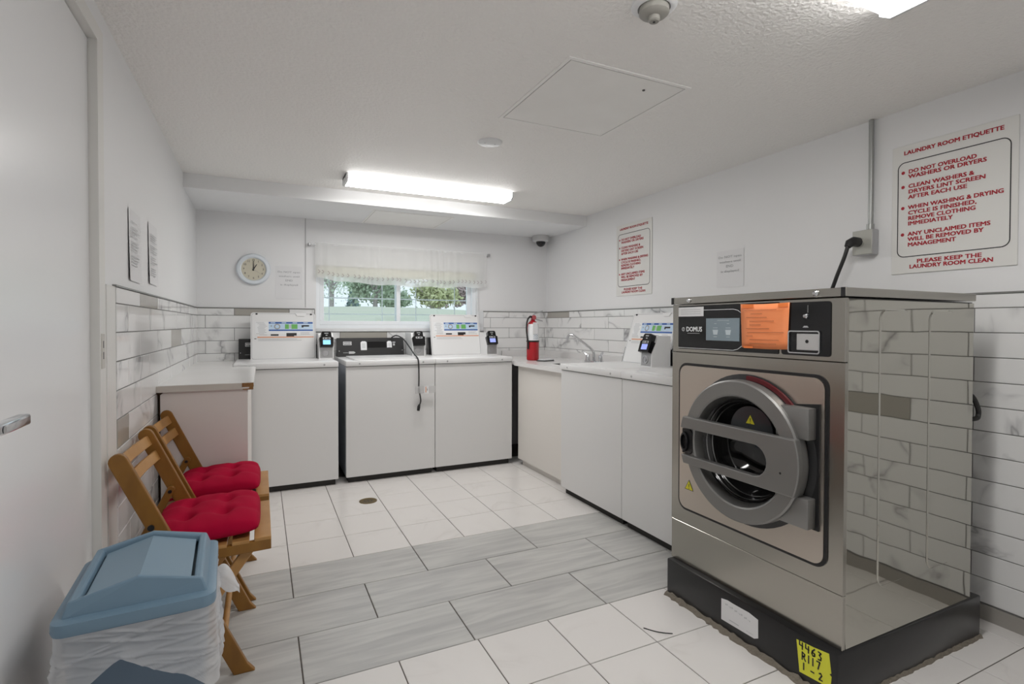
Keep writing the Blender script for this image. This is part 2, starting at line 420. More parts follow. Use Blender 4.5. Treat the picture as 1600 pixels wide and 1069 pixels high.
# beds of grout, flush just behind the tile faces
MB().box((XL, YB - .005, .86), (XR, YB, 1.15)).box((XL, YB - .005, 1.15), (WX0 - .012, YB, TOP)).box((WX1 + .075, YB - .005, 1.15), (XR, YB, TOP)).build('grout_bed', GROUT_W, wall_back)
MB().box((XL, -.585, .03), (XL + .005, YB, TOP)).build('grout_bed', GROUT_W, wall_left)
MB().box((XR - .005, YF, .06), (XR, YB, TOP)).build('grout_bed', GROUT_W, wall_right)
tile_wall('back', wall_back, XL, XR, (-.32, -.524), .88, YB - .0005, .41, taupe=((0, -.32, .09), (1, .40, .90), (2, .46, .90)))
tile_wall('left', wall_left, -.585, YB, (-.187, -.406), .0, XL + .0005, .415, taupe=((0, -.18, .22), (2, .64, 1.05), (5, -.60, -.40)))
tile_wall('right', wall_right, YF, -.95, (.679, .895), .0, XR - .0005, .4275, taupe=((0, -3, -2.75), (5, -2.6, -2.1)))
tile_wall('right', wall_right, -.95, YB, (.679, .895), .86, XR - .0005, .4275, taupe=((0, 1.53, 1.97),))
# metal edge over the tiling
t1 = MB(); t1.box((XL, YB - .012, TOP), (WX0 - .012, YB, TOP + .007)); t1.box((WX0 - .016, YB - .012, 1.15), (WX0 - .010, YB, TOP)); t1.box((WX1 + .075, YB - .012, TOP), (XR, YB, TOP + .007))
struct(t1.build('trim_1', EDGE), 'thin grey edging over the tiles of the back wall', 'trim')
struct(MB().box((XL, -.60, TOP), (XL + .012, YB - .012, TOP + .006)).build('trim_2', EDGE), 'thin grey edging over the tiles of the left wall', 'trim')
struct(MB().box((XR - .012, YF, TOP), (XR, YB - .012, TOP + .007)).build('trim_3', EDGE), 'thin grey edging over the tiles of the right wall', 'trim')
struct(MB().box((XR - .012, YF, 0), (XR, -1.0, .062)).build('baseboard_right', mat('base_taupe', (.36, .34, .31), .4)), 'low taupe skirting under the right wall tiles', 'baseboard')
struct(MB().box((XL, -.70, 0), (XL + .006, -.585, TOP)).build('trim_4', JAMB), 'painted strip between the door frame and the tiles', 'trim')

# ---- door in the left wall
door = struct(thing('door_1', 'white painted flush door with a chrome lever', 'door', (XL, DY0, 0)), None)
dl = MB().rbox((-.055, .012, .008), (-.012, DY1 - DY0 - .012, DZ - .02), .002, 1).build('door_leaf', DOORP, door)
fr = MB()
fr.box((-.14, DY1 - DY0 - .010, 0), (.012, DY1 - DY0 + .055, DZ + .03)); fr.box((-.14, -.055, 0), (.012, .010, DZ + .03)); fr.box((-.14, .010, DZ - .018), (.012, DY1 - DY0 - .010, DZ + .03))
fr.build('door_frame', JAMB, door)
MB().box((.012, DY1 - DY0 + .075, 0), (.013, DY1 - DY0 + .076, 1)) 
sp = MB(); y0 = DY1 - DY0 + .002
sp.rbox((.011, y0, 1.075), (.0145, y0 + .036, 1.185), .001, 1, 0)
for zz in (1.105, 1.14): sp.box((.0144, y0 + .012, zz), (.0150, y0 + .020, zz + .022), 1)
sp.build('strike_plate', [mat('plate_paint', (.62, .60, .55), .35), BLACK], door)
lv = MB(); hy, hz = .135, 1.03
lv.lathe([(.0, 0), (.030, 0), (.030, .006), (.012, .009), (.012, .055), (0, .055)], 24, M=frame((-.012, hy - .02, hz), (0, 1, 0), (0, 0, 1)))
lv.rbox((.034, hy - .035, hz - .0105), (.056, hy + .11, hz + .0105), .004, 2)
lvo = lv.build('lever_handle', CHROME, door, smooth=True)
MB().disc(frame((.0565, hy - .01, hz), (0, 1, 0), (0, 0, 1)), 0, 0, .007).build('keyhole', STEEL, lvo)

# ---- window
win = struct(thing('window_1', 'white vinyl sliding window with thin bars outside', 'window', ((WX0 + WX1) / 2, YB, WZ0)), None)
ww, wh = (WX1 - WX0) / 2, WZ1 - WZ0
f = MB(); a = .032
f.box((-ww, .02, 0), (ww, .13, a)); f.box((-ww, .02, wh - a), (ww, .13, wh)); f.box((-ww, .02, a), (-ww + a, .13, wh - a)); f.box((ww - a, .02, a), (ww, .13, wh - a))
f.build('window_frame', VINYL, win)
MB().rbox((-ww - .01, -.022, -.028), (ww + .072, .02, .004), .004, 1).build('window_sill', TRIMW, win)
MB().rbox((ww, -.018, .0), (ww + .022, .0, wh), .003, 1).box((ww + .022, -.018, .004), (ww + .072, .0, .165)).build('window_casing', TRIMW, win)
def sash(x0, x1, y):
    s = MB(); b = .036; z0, z1 = a, wh - a
    s.rbox((x0, y, z0), (x1, y + .03, z0 + b), .003, 1); s.rbox((x0, y, z1 - b), (x1, y + .03, z1), .003, 1)
    s.rbox((x0, y, z0 + b), (x0 + b, y + .03, z1 - b), .003, 1); s.rbox((x1 - b, y, z0 + b), (x1, y + .03, z1 - b), .003, 1)
    o = s.build('sash', VINYL, win)
    MB().box((x0 + b, y + .012, z0 + b), (x1 - b, y + .016, z1 - b)).build('pane', GLASS, o)
    return o
sash(-ww + a, .0, .035); sr = sash(-.04, ww - a, .075)
MB().rbox((.45, .068, .20), (.47, .075, .235), .002, 1).build('latch', STEEL, sr)
for zz in (.13, .275): MB().box((-ww + a, .118, zz - .005), (ww - a, .124, zz + .005)).build('cross_bar', BARS, win)
for xx in (-.62, -.15, .17, .56): MB().box((xx - .004, .1242, a), (xx + .004, .1295, wh - a)).build('upright_bar', BARS, win)
MB().rbox((-ww + .004, -.0, wh - .085), (ww - .004, .018, wh - .004), .004, 1).build('blind_cassette', CREAM, win)
LY = YB

# ---- dropped things in the ceiling: access panels
def hatch(label, x0, x1, y0, y1, z, grp):
    h = thing('access_panel', label, 'access panel', ((x0 + x1) / 2, (y0 + y1) / 2, z), 0, grp)
    w, d = (x1 - x0) / 2, (y1 - y0) / 2; m = MB(); e = .016
    m.box((-w, -d, -.003), (w, -d + e, 0)); m.box((-w, d - e, -.003), (w, d, 0)); m.box((-w, -d + e, -.003), (-w + e, d - e, 0)); m.box((w - e, -d + e, -.003), (w, d - e, 0))
    m.build('panel_frame', mat('panel_frame_paint', (.93, .92, .90), .5), h)
    MB().box((-w + e + .004, -d + e + .004, -.0028), (w - e - .004, d - e - .004, -.0005)).build('panel_door', mat('panel_door_paint', (.92, .91, .885), .5, noise=(5, (.86, .85, .82), .5)), h)
    MB().box((-w + e, -d + e, -.0012), (w - e, d - e, -.0002)).build('joint', mat('panel_joint', (.30, .29, .27), .8), h)
    return h, w, d
h, w, d = hatch('large square white access panel in the stippled ceiling', .915, 1.515, -1.135, -.49, ZC, 'access panels')
MB().lathe([(0, -.006), (.006, -.006), (.006, -.003)], 10, M=Matrix.Translation((.13, -d + .10, 0))).build('lock', BLACK, h)
hatch('white access panel in the dropped ceiling above the window', .68, 1.35, 1.40, 1.97, ZS, 'access panels')

# ---- fluorescent fittings
def lamp(label, y0, grp, dx=0.):
    x0, x1, y1, hh = .385 + dx, 1.60 + dx, y0 + .19, .052
    t = thing('ceiling_light', label, 'light', ((x0 + x1) / 2, (y0 + y1) / 2, ZC), 0, grp); L = (x1 - x0) / 2; D = (y1 - y0) / 2
    MB().box((-L, -D + .012, -.014), (L, D - .012, 0)).build('housing', TRIMW, t)
    prof = [(-D, -.010), (-D + .004, -.034), (-D + .03, -hh), (D - .03, -hh), (D - .004, -.034), (D, -.010)]
    M = frame((-L + .012, 0, 0), (0, 1, 0), (0, 0, 1))
    m = MB().prism(prof, 0, 2 * L - .024, M=M); m.m = [1, 1, 1, 1, 0, 1, 1, 1]; m.build('lens', [LENS, LENSS], t)
    for sx in (-1, 1):
        xa = -L if sx < 0 else L - .012
        MB().prism([(-D - .003, -.0), (-D - .003, -.036), (-D + .028, -hh - .004), (D - .028, -hh - .004), (D + .003, -.036), (D + .003, -.0)], 0, .012, M=frame((xa, 0, 0), (0, 1, 0), (0, 0, 1))).build('end_cap', TRIMW, t)
    return t
lamp('long fluorescent ceiling light in front of the dropped ceiling', .77, 'fluorescent lights')
lamp('fluorescent ceiling light cut by the top edge above the stainless washer', -2.012, 'fluorescent lights', .035)

# ---- small ceiling things
t = thing('heat_detector', 'round white heat detector near the top edge of the ceiling', 'detector', (.985, -1.52, ZC))
MB().lathe([(0, 0), (.070, 0), (.070, -.008), (.062, -.014), (.050, -.015), (.048, -.008), (.046, -.008)], 32).build('base_plate', TRIMW, t, smooth=True)
MB().lathe([(.046, -.010), (.046, -.030), (.040, -.036), (.018, -.040), (.018, -.052), (.014, -.056), (0, -.056)], 32).build('sensor_head', mat('detector_head', (.33, .32, .29), .4), t, smooth=True)
MB().lathe([(0, -.0575), (.004, -.0575), (.004, -.055)], 10).build('sensor_tip', BLACK, t)
t = thing('ceiling_cover', 'flat round white cover plate on the ceiling', 'cover plate', (1.01, -.16, ZC))
MB().lathe([(0, -.009), (.060, -.009), (.067, -.005), (.069, 0)], 32).build('plate', TRIMW, t, smooth=True)
for sx in (-.03, .03): MB().lathe([(0, -.0105), (.004, -.0105), (.004, -.008)], 8, M=Matrix.Translation((sx, 0, 0))).build('screw', STEEL, t)
t = thing('security_camera', 'white dome security camera under the dropped ceiling in the corner', 'camera', (2.445, 1.885, ZS))
MB().lathe([(0, 0), (.084, 0), (.086, -.014), (.084, -.052), (.074, -.060), (.048, -.061)], 28).build('housing', mat('camera_housing', (.60, .60, .60), .4), t, smooth=True)
MB().lathe([(.048, -.058)] + [(.048 * math.cos(k * PI / 16), -.060 - .052 * math.sin(k * PI / 16)) for k in range(9)], 24).build('dome', BLACKG, t, smooth=True)

# ---- things on the walls
def notice(name, label, M, w, h, lines, cat='notice', grp=None, tm=None, curl=0., tape=True):
    """sheet of paper: M is the frame of its lower left corner"""
    t = thing(name, label, cat, tuple(M.translation), 0, grp); L = M.copy(); L.translation = (0, 0, 0)
    m = MB(); nx, nz = 4, 8; vs = []; fs = []
    for j in range(nz + 1):
        for i in range(nx + 1):
            u, v = i / nx, j / nz; vs.append((u * w, v * h, .0025 + curl * ((2 * u - 1) ** 2) * (1 - v * .7) + curl * .5 * (1 - v) ** 2))
    for j in range(nz):
        for i in range(nx): k = j * (nx + 1) + i; fs.append((k, k + 1, k + nx + 2, k + nx + 1))
    m.add(vs, fs, 0, L); o = m.build('sheet', PAPER, t, fix=False)
    so = o.modifiers.new('thick', 'SOLIDIFY'); so.thickness = .0006; so.offset = -1
    p = MB()
    for it in lines:
        if it[0] == 't': p.text(L, it[1], it[2] * w, it[3] * h, width=it[4] * w, height=it[5], n=.0038 + curl * .9, align='c')
        else: p.rect(L, it[1] * w, it[2] * h, it[3] * w, it[2] * h + it[4], .0036 + curl * 1.1)
    p.build('printed_text', tm or PRINTG, t)
    return t
NOTE = [('t', 'Do NOT open', .5, .80, .84, .014), ('t', 'washers until', .5, .67, .78, .014), ('t', 'END', .5, .54, .26, .016), ('t', 'is displayed', .5, .41, .66, .014)]
notice('notice_sheet', 'white sheet reading Do NOT open washers beside the wall clock', frame((-.012, YB, 1.43), (1, 0, 0), (0, 0, 1)), .205, .275, NOTE, grp='washer notices')
notice('notice_sheet', 'white sheet reading Do NOT open washers above the stainless washer', frame((XR, -.284, 1.458), (0, -1, 0), (0, 0, 1)), .215, .235, NOTE, grp='washer notices')
rl = lambda n, y0, y1, sd: [('r', .10, y0 + (y1 - y0) * k / n, .55 + .35 * random.Random(sd + k).random(), .0035) for k in range(n) if k % 5 != 4]
notice('notice_sheet', 'curling typed sheet on the left wall nearer the door', frame((XL, -.36, 1.385), (0, 1, 0), (0, 0, 1)), .215, .28, rl(16, .22, .86, 3), grp='typed sheets on the left wall', curl=.004, tm=PRINTL)
notice('notice_sheet', 'curling typed sheet on the left wall farther from the door', frame((XL, .035, 1.40), (0, 1, 0), (0, 0, 1)), .215, .28, rl(20, .14, .88, 9), grp='typed sheets on the left wall', curl=.004, tm=PRINTL)

def etiquette(label, ytop, z0, w, h):
    t = thing('rules_sign', label, 'sign', (XR, ytop, z0), 0, 'laundry etiquette signs')
    L = frame((0, 0, 0), (0, -1, 0), (0, 0, 1))
    MB().rbox((-.006, -w, 0), (-.0005, 0, h), .0012, 1).build('board', SIGNW, t)
    n = .0068; k = h / .59
    b = MB(); o = rrect(.024 * k, .075 * k, w - .022 * k, .513 * k, .03 * k, 6); i_ = rrect(.024 * k + .004, .075 * k + .004, w - .022 * k - .004, .513 * k - .004, .03 * k - .0035, 6)
    c = len(o); b.add([(p[0], p[1], n) for p in o] + [(p[0], p[1], n) for p in i_], [(q, (q + 1) % c, c + (q + 1) % c, c + q) for q in range(c)], 0, L)
    b.build('border_line', PRINTK, t)
    m = MB(); bo = .0011 * k; ch = .0172 * k; kx = w / .460
    def tx(s, x, y, x1): m.text(L, s, x * kx, y * k, width=(x1 - x) * kx, height=ch, n=n, bold=bo)
    tx('LAUNDRY ROOM ETIQUETTE', .049, .546, .411)
    for s_, y, x1 in (('DO NOT OVERLOAD', .458, .322), ('WASHERS OR DRYERS', .435, .358), ('CLEAN WASHERS &', .391, .315), ('DRYERS LINT SCREEN', .366, .352), ('AFTER EACH USE', .341, .292),
            ('WHEN WASHING & DRYING', .294, .414), ('CYCLE IS FINISHED,', .269, .324), ('REMOVE CLOTHING', .244, .320), ('IMMEDIATELY', .220, .241),
            ('ANY UNCLAIMED ITEMS', .172, .373), ('WILL BE REMOVED BY', .148, .351), ('MANAGEMENT', .1235, .253)): tx(s_, .069, y, x1)
    tx('PLEASE KEEP THE', .107, .045, .343); tx('LAUNDRY ROOM CLEAN', .077, .022, .381)
    for y in (.465, .399, .302, .180): m.disc(L, .047 * kx, y * k, .0075 * k, n)
    m.build('lettering', RED, t)
etiquette('larger white sign with red laundry rules beside the grey conduit', -1.345, 1.455, .460, .592)
etiquette('white sign with red laundry rules above the sink faucet', .79, 1.455, .445, .585)

# clock
t = thing('wall_clock', 'round wall clock with pale blue rim and cream face at one', 'clock', (-.178, YB, 1.667)); L = frame((0, 0, 0), (1, 0, 0), (0, 0, 1))
MB().lathe([(0, .001), (.127, .001), (.128, .015), (.118, .032), (.100, .034), (.092, .026), (.090, .018)], 48, M=L).build('rim', CLOCKR, t, smooth=True)
MB().lathe([(.091, .019), (.0, .019)], 48, M=L).build('face', CLOCKF, t)
m = MB()
for k in range(1, 13):
    an = PI / 2 - k * PI / 6; m.text(L, str(k), .072 * math.cos(an), .072 * math.sin(an) - .006, height=.016, n=.0205, align='c')
m.build('numerals', PRINTK, t)
def hand(nm, ang, ln, wd, mt, n):
    u = Vector((math.sin(math.radians(ang)), 0, math.cos(math.radians(ang)))); MB().prism([(-.012, -wd), (ln, -wd * .5), (ln, wd * .5), (-.012, wd)], n, n + .0012, M=frame((0, 0, 0), u, Vector((0, -1, 0)).cross(u))).build(nm, mt, t)
hand('hour_hand', 31, .048, .0045, PRINTK, .0215); hand('minute_hand', 0, .066, .0035, PRINTK, .0235); hand('second_hand', 125, .065, .001, PRINTG, .025)

# thin cable on the back wall
t = MB().tube([(.222, YB - .004, ZS), (.2215, YB - .004, 1.8), (.2195, YB - .004, 1.36)], .0028, 6).build('thin_cable', mat('cable_white', (.55, .55, .55), .5))
tag(t, 'thin pale cable running down the back wall left of the curtain', 'cable')

# curtain rod and valance
t = thing('curtain_rod', 'thin white curtain rod over the window', 'curtain rod', (1.077, YB, 1.90))
MB().tube([(-.832, -.045, 0), (.832, -.045, 0)], .005, 8).build('rod', TRIMW, t)
for sx in (-1, 1):
    MB().rbox((sx * .826 - .010, -.055, -.012), (sx * .826 + .010, -.0005, .012), .003, 1).build('bracket', STEEL, t)
t = thing('valance', 'short sheer white valance with embroidered hem across the window', 'curtain', (1.085, YB, 1.58))
NX, NZ = 220, 14; vs = []; fs = []
rr = random.Random(4); ph = [rr.uniform(0, 6.28) for _ in range(8)]
def fold(u):
    am = .35 + .65 * max(0, math.sin(u * 9 + ph[0])) 
    return .008 * am * math.sin(u * 120 + 3 * math.sin(u * 17 + ph[1])) + .006 * math.sin(u * 43 + ph[2])
def hem(u): return .012 * math.sin(u * 6 + 1.2) + .008 * math.sin(u * 31 + ph[3]) + (.018 if u < .18 else 0) * (1 - u / .18) if u < .18 else .010 * math.sin(u * 6 + 1.2) + .006 * math.sin(u * 31 + ph[3]) - .006
for j in range(NZ + 1):
    v = j / NZ
    for i in range(NX + 1):
        u = i / NX; x = (u - .5) * 1.585; z = hem(u) + (.335 - hem(u)) * v
        y = -.052 + fold(u) * (1.15 - .7 * v)
        if v > .93: y = -.051
        vs.append((x, y, z))
for j in range(NZ):
    for i in range(NX): k = j * (NX + 1) + i; fs.append((k, k + 1, k + NX + 2, k + NX + 1))
MB().add(vs, fs).build('cloth', SHEER, t, smooth=True, fix=False, angle=180)
m = MB(); hm = MB()
for k in range(38):
    u = (k + .5 + rr.uniform(-.25, .25)) / 38; x = (u - .5) * 1.585; z0 = hem(u) + .052; y = -.072
    q = [(.010 * math.cos(a) + (.005 if b else 0), .017 * math.sin(a)) for a, b in ((-2.4, 0), (-1.2, 0), (0, 1), (1.2, 0), (2.2, 0))]
    for (a0, b0), (a1, b1) in zip(q, q[1:]):
        m.add([(x + a0, y, z0 + b0), (x + a1, y, z0 + b1), (x + a1 * .5, y, z0 + b1 * .6), (x + a0 * .5, y, z0 + b0 * .6)], [(0, 1, 2, 3)])
o = m.build('embroidery', mat('embroidery_thread', (.40, .36, .36), .8), t, fix=False); o['kind'] = 'stuff'

# conduit, outlet, cord of the stainless washer
t = thing('outlet_box', 'grey metal outlet box at the foot of the conduit', 'outlet', (XR, -1.238, 1.558))
MB().rbox((-.052, -.048, 0), (-.0005, .048, .122), .006, 2).build('box', STEEL, t, smooth=True)
MB().rbox((-.056, -.046, .002), (-.050, .046, .120), .002, 1).lathe([(0, .004), (.022, .004), (.024, -.01), (.024, -.02)], 20, M=frame((-.062, .01, .062), (0, -1, 0), (0, 0, 1))).build('cover_plate', mat('outlet_cover', (.50, .50, .46), .4, .3), t)
m = MB().tube(spline([(XR - .016, -1.255, 1.70), (XR - .016, -1.256, 1.9), (XR - .016, -1.254, ZC - .002)]), .011, 10)
m.lathe([(.016, 0), (.016, .03), (.011, .032)], 12, M=Matrix.Translation((XR - .018, -1.255, 1.678)))
tag(m.build('metal_conduit', mat('conduit_grey', (.40, .41, .40), .4, .8), smooth=True), 'bare grey metal conduit from the ceiling to the outlet', 'conduit')
m = MB(); m.tube([(XR - .07, -1.228, 1.62), (XR - .10, -1.226, 1.622), (XR - .125, -1.222, 1.612), (XR - .135, -1.218, 1.595)], [.024, .024, .021, .014], 12)
m.tube(spline([(XR - .132, -1.219, 1.60), (XR - .140, -1.205, 1.54), (XR - .14, -1.165, 1.44), (XR - .13, -1.13, 1.34), (XR - .12, -1.12, 1.15), (XR - .11, -1.12, .8)]), .009, 8)
tag(m.build('power_cord', RUBBER, smooth=True), 'thick black plug and cord dropping behind the stainless washer', 'cord')

# ------------------------------------------------------------------ top-loading machines in two runs
H = .937
def instruction_label(parent, w, M, seed=0):
    """printed instructions on an open lid, width w, frame M at lid's lower left"""
    m = MB(); n = .0008
    def R(x0, y0, x1, y1, mi, k=0): m.rect(M, x0 * w, y0 * w, x1 * w, y1 * w, n + .0004 * k, mi)
    R(.07, .45, .97, .66, 0)
    R(.27, .625, .96, .655, 1, 1); R(.27, .50, .96, .525, 1, 1); R(.27, .53, .96, .62, 2, 1)
    R(.52, .535, .58, .615, 3, 2); R(.62, .535, .715, .615, 3, 2) ; R(.585, .545, .615, .61, 4, 2)
    m.ring(M, .40 * w, .575 * w, .030 * w, .048 * w, n + .0008, 6); m.ring(M, .31 * w, .585 * w, .004 * w, .012 * w, n + .0008, 6)
    R(.78, .575, .90, .60, 5, 2); R(.78, .56, .81, .58, 5, 2)
    R(.30, .42, .42, .445, 5, 1); R(.54, .42, .70, .465, 5, 1); R(.54, .405, .66, .425, 5, 1)
    R(.10, .385, .97, .405, 7, 1); R(.055, .365, .085, .375, 5, 1)
    r2 = random.Random(seed)
    for k in range(11): R(.08 + .05 * r2.random(), .43 + .021 * k, .20 + .05 * r2.random(), .438 + .021 * k, 8, 1)
    for k in range(3): R(.76, .435 + .018 * k, .88 + .07 * r2.random(), .442 + .018 * k, 8, 1)
    for k in range(2): R(.11, .335 + .022 * k, .60 + .2 * r2.random(), .343 + .022 * k, 8, 1)
    for k in range(4): R(.30 + .17 * k, .633, .37 + .17 * k, .647, 2, 2)
    return m.build('instruction_label', [PRINTW, BLUEP, LBLUE, GREENP, PRINTL, PRINTK, PRINTG, ORNP, PRINTL], parent)

def machine(label, loc, rotz=0., w=.70, h=H, lid_x=.10, lid=True, reader_x=.597, screen=LCD, steel_left=False, label_seed=1, lid_y=.478, lean=.085, hd=.60, px=.012):
    t = thing('top_load_washer', label, 'washing machine', loc, rotz, 'top loading machines'); d = .66
    MB().box((.02, .03, 0), (w - .02, d - .02, .05)).build('toe_base', BLACKT, t)
    MB().rbox((.0, .0, .045), (w, d, h - .046), .004, 2).build('cabinet', APPD, t)
    MB().box((.004, .003, h - .047), (w - .004, d - .004, h - .041)).build('gap_shade_strip', BLACKT, t)  # black strip stands in for the shade below the top panel's lip
    if steel_left: MB().box((-.001, .018, .05), (.0015, d, h - .042)).build('side_panel', GALV, t)
    tp = MB().rbox((-.001, -.012, h - .042), (w + .001, d, h), .006, 2).build('top_panel', APPW, t, smooth=True)
    MB().prism(rrect(.07, .04, .585, .47, .05), h, h + .0015).build('lid_recess' if lid else 'lid_seat', APPW, t)
    for x in (.10, w - .10): MB().lathe([(.0, .0015), (.006, .0015), (.0075, 0)], 10, M=frame((x, -.012, h - .022), (1, 0, 0), (0, 0, 1))).build('screw', STEEL, tp)
    # console behind the lid
    pf = [(.565, h), (.602, h + .160), (.655, h + .160), (.655, h)]
    M = frame((px, 0, 0), (0, 1, 0), (0, 0, 1))
    cp = MB().prism(pf, 0, .587 - px, M=M).build('control_panel', BLACK, t)
    C = frame((.012, .565, h), (1, 0, 0), (0, .037, .160))
    m = MB(); n = .0012
    if px < .05:
        m.rect(C, .048, .102, .118, .133, n, 0); m.rect(C, .052, .106, .114, .129, n + .0003, 1)
        for k in range(6): m.rect(C, .055 + k * .010, .110, .061 + k * .010, .125, n + .0006, 0)
        m.rect(C, .046, .033, .09, .036, n, 3); m.prism([(.093, .025), (.135, .025), (.150, .035), (.135, .046), (.093, .046)], 0, n, 3, C)
    for x0, s in ((.195, 1), (.425, .82)):
        m.prism([(x0, .055 if s == 1 else .075), (x0 + .052 * s, .055 if s == 1 else .075), (x0 + .052 * s, .125), (x0 + .04 * s, .135), (x0 + .012 * s, .135), (x0, .125)], 0, n, 2, C)
        for k in range(4): m.rect(C, x0 + .010, .075 + k * .011, x0 + .040 * s, .080 + k * .011, n + .0003, 3)
    m.rect(C, .253, .075, .415, .130, n, 4)
    m.rect(C, .475, .118, .50, .128, n, 3); m.rect(C, .478, .092, .495, .112, n, 3)
    for x in ((.014, .560) if px < .05 else (.560,)):
        m.disc(C, x, .05, .004, n, 3, 8)
    m.build('panel_print', [PRINTW, PRINTK, PRINTW, PRINTL, BLACKG], cp)
    # lid
    lw, lh = .485, .395
    if lid:
        lo = bpy.data.objects.new('lid', None)
        A = frame((lid_x, lid_y, h - .012), (1, 0, 0), (0, lean, .385))
        li = MB().prism(rrect(0, 0, lw, lh, .02, 4), -.014, 0, M=A)
        lo = li.build('lid', APPW, t)
        m = MB(); o_ = rrect(.006, .012, lw - .006, lh - .006, .018, 4); i_ = rrect(.010, .016, lw - .010, lh - .010, .015, 4); c = len(o_)
        m.add([(p[0], p[1], .0006) for p in o_] + [(p[0], p[1], .0006) for p in i_], [(q, (q + 1) % c, c + (q + 1) % c, c + q) for q in range(c)], 0, A)
        m.build('lid_edge', PRINTL, lo)
        MB().prism([(.68 * lw, lh - .003), (.71 * lw, lh - .028), (.83 * lw, lh - .028), (.86 * lw, lh - .003)], 0, .006, 0, A).build('lid_handle', APPW, lo)
        for x in (.035, lw - .04): MB().rbox((x, lh - .018, 0), (x + .016, lh - .006, .008), .003, 1, M=A).build('bumper', BLACK, lo)
        instruction_label(lo, lw, A, label_seed)
        for x in (-.008, lw + .003): MB().box((x, 0, -.012), (x + .005, .13, -.002), M=A).build('hinge_arm', BLACK, lo)
    else:
        MB().prism(rrect(.065, .035, .585, .49, .03), h + .001, h + .012).build('lid', APPW, t)
    # payment reader in its white housing
    rx = reader_x; rw = .112
    hp = [(.345, h), (.350, h + .095), (.402, h + .205), (hd, h + .205), (hd, h)]
    hs = MB().prism(hp, 0, rw, M=frame((rx, 0, 0), (0, 1, 0), (0, 0, 1))).build('reader_housing', APPW, t)
    m = MB(); P = frame((rx, .345, h), (1, 0, 0), (0, .005, .095))
    m.rbox((.008, .008, 0), (rw - .008, .092, .002), .0009, 1, 0, P)
    m.lathe([(.028, .0021), (.028, .006), (.024, .007), (.022, .003), (.012, .003), (.012, .008), (0, .008)], 24, 1, P @ Matrix.Translation((rw / 2 - .006, .048, 0)))
    for a_, b_ in ((.016, .016), (rw - .016, .016), (.016, .084), (rw - .016, .084)): m.lathe([(0, .0035), (.003, .0035), (.003, .002)], 8, 1, P @ Matrix.Translation((a_, b_, 0)))
    m.build('lock_plate', [mat('lock_plate_grey', (.42, .42, .42), .35, .6), STEEL], hs, smooth=True)
    Q = frame((rx + .006, .330, h + .098), (1, 0, 0), (0, .055, .150))
    rd = MB().prism([(0, 0), (.100, 0), (.104, .075), (.090, .082), (.088, .118), (.080, .128), (.020, .128), (.012, .118), (.010, .082), (-.004, .075)], -.05, .012, M=Q).build('card_reader', BLACKG, t)
    m = MB(); m.rect(Q, .022, .016, .080, .054, .0128, 0); m.rect(Q, .022, .060, .080, .076, .0128, 1); m.rect(Q, .028, .063, .042, .073, .0132, 2); m.rect(Q, .050, .063, .074, .073, .0132, 2)
    m.rect(Q, .035, .108, .066, .116, .0128, 3); m.rect(Q, .044, .092, .058, .098, .0128, 1)
    m.build('reader_display', [screen, PRINTL, PRINTK, PRINTG], rd)
    return t
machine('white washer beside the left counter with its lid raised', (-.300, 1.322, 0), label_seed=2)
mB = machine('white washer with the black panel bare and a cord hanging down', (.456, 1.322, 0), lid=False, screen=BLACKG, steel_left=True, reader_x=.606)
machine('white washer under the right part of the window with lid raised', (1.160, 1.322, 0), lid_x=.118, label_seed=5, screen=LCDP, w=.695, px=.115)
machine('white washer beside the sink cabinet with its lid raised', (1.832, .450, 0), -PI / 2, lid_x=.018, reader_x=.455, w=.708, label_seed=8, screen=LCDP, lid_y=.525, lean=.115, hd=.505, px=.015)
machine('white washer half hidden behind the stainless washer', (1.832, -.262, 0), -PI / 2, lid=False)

# loose cord over the second washer
m = MB(); m.tube(spline([(.93, 1.90, 1.098), (.965, 1.86, 1.118), (1.0, 1.75, 1.09), (1.02, 1.60, 1.02), (1.015, 1.45, .975), (1.012, 1.33, .948), (1.013, 1.298, .915), (1.016, 1.297, .80), (1.015, 1.297, .70), (1.026, 1.297, .64), (1.030, 1.297, .60), (1.018, 1.297, .565)]), .0055, 8)
m.tube([(1.020, 1.297, .575), (1.014, 1.297, .555), (1.010, 1.297, .525)], [.008, .0125, .011], 10)
t = thing('loose_cord', 'black cord hanging over the front of the middle washer', 'cord', (0, 0, 0)); t.location = (1.015, 1.297, .525)
o = m.build('cord', RUBBER, t, smooth=True); o.location = (-1.015, -1.297, -.525)
m = MB(); m.box((.985, 1.2895, .665), (1.150, 1.2905, .722)); o = m.build('clear_tape', TAPEM, t); o.location = (-1.015, -1.297, -.525)
m = MB(); m.box((1.056, 1.288, .660), (1.094, 1.2893, .724), 0); m.box((1.066, 1.2872, .670), (1.074, 1.2879, .716), 1); m.box((1.080, 1.2872, .684), (1.084, 1.2879, .70), 2); o = m.build('warning_tag', [PRINTW, ORNP, PRINTK], t); o.location = (-1.015, -1.297, -.525)

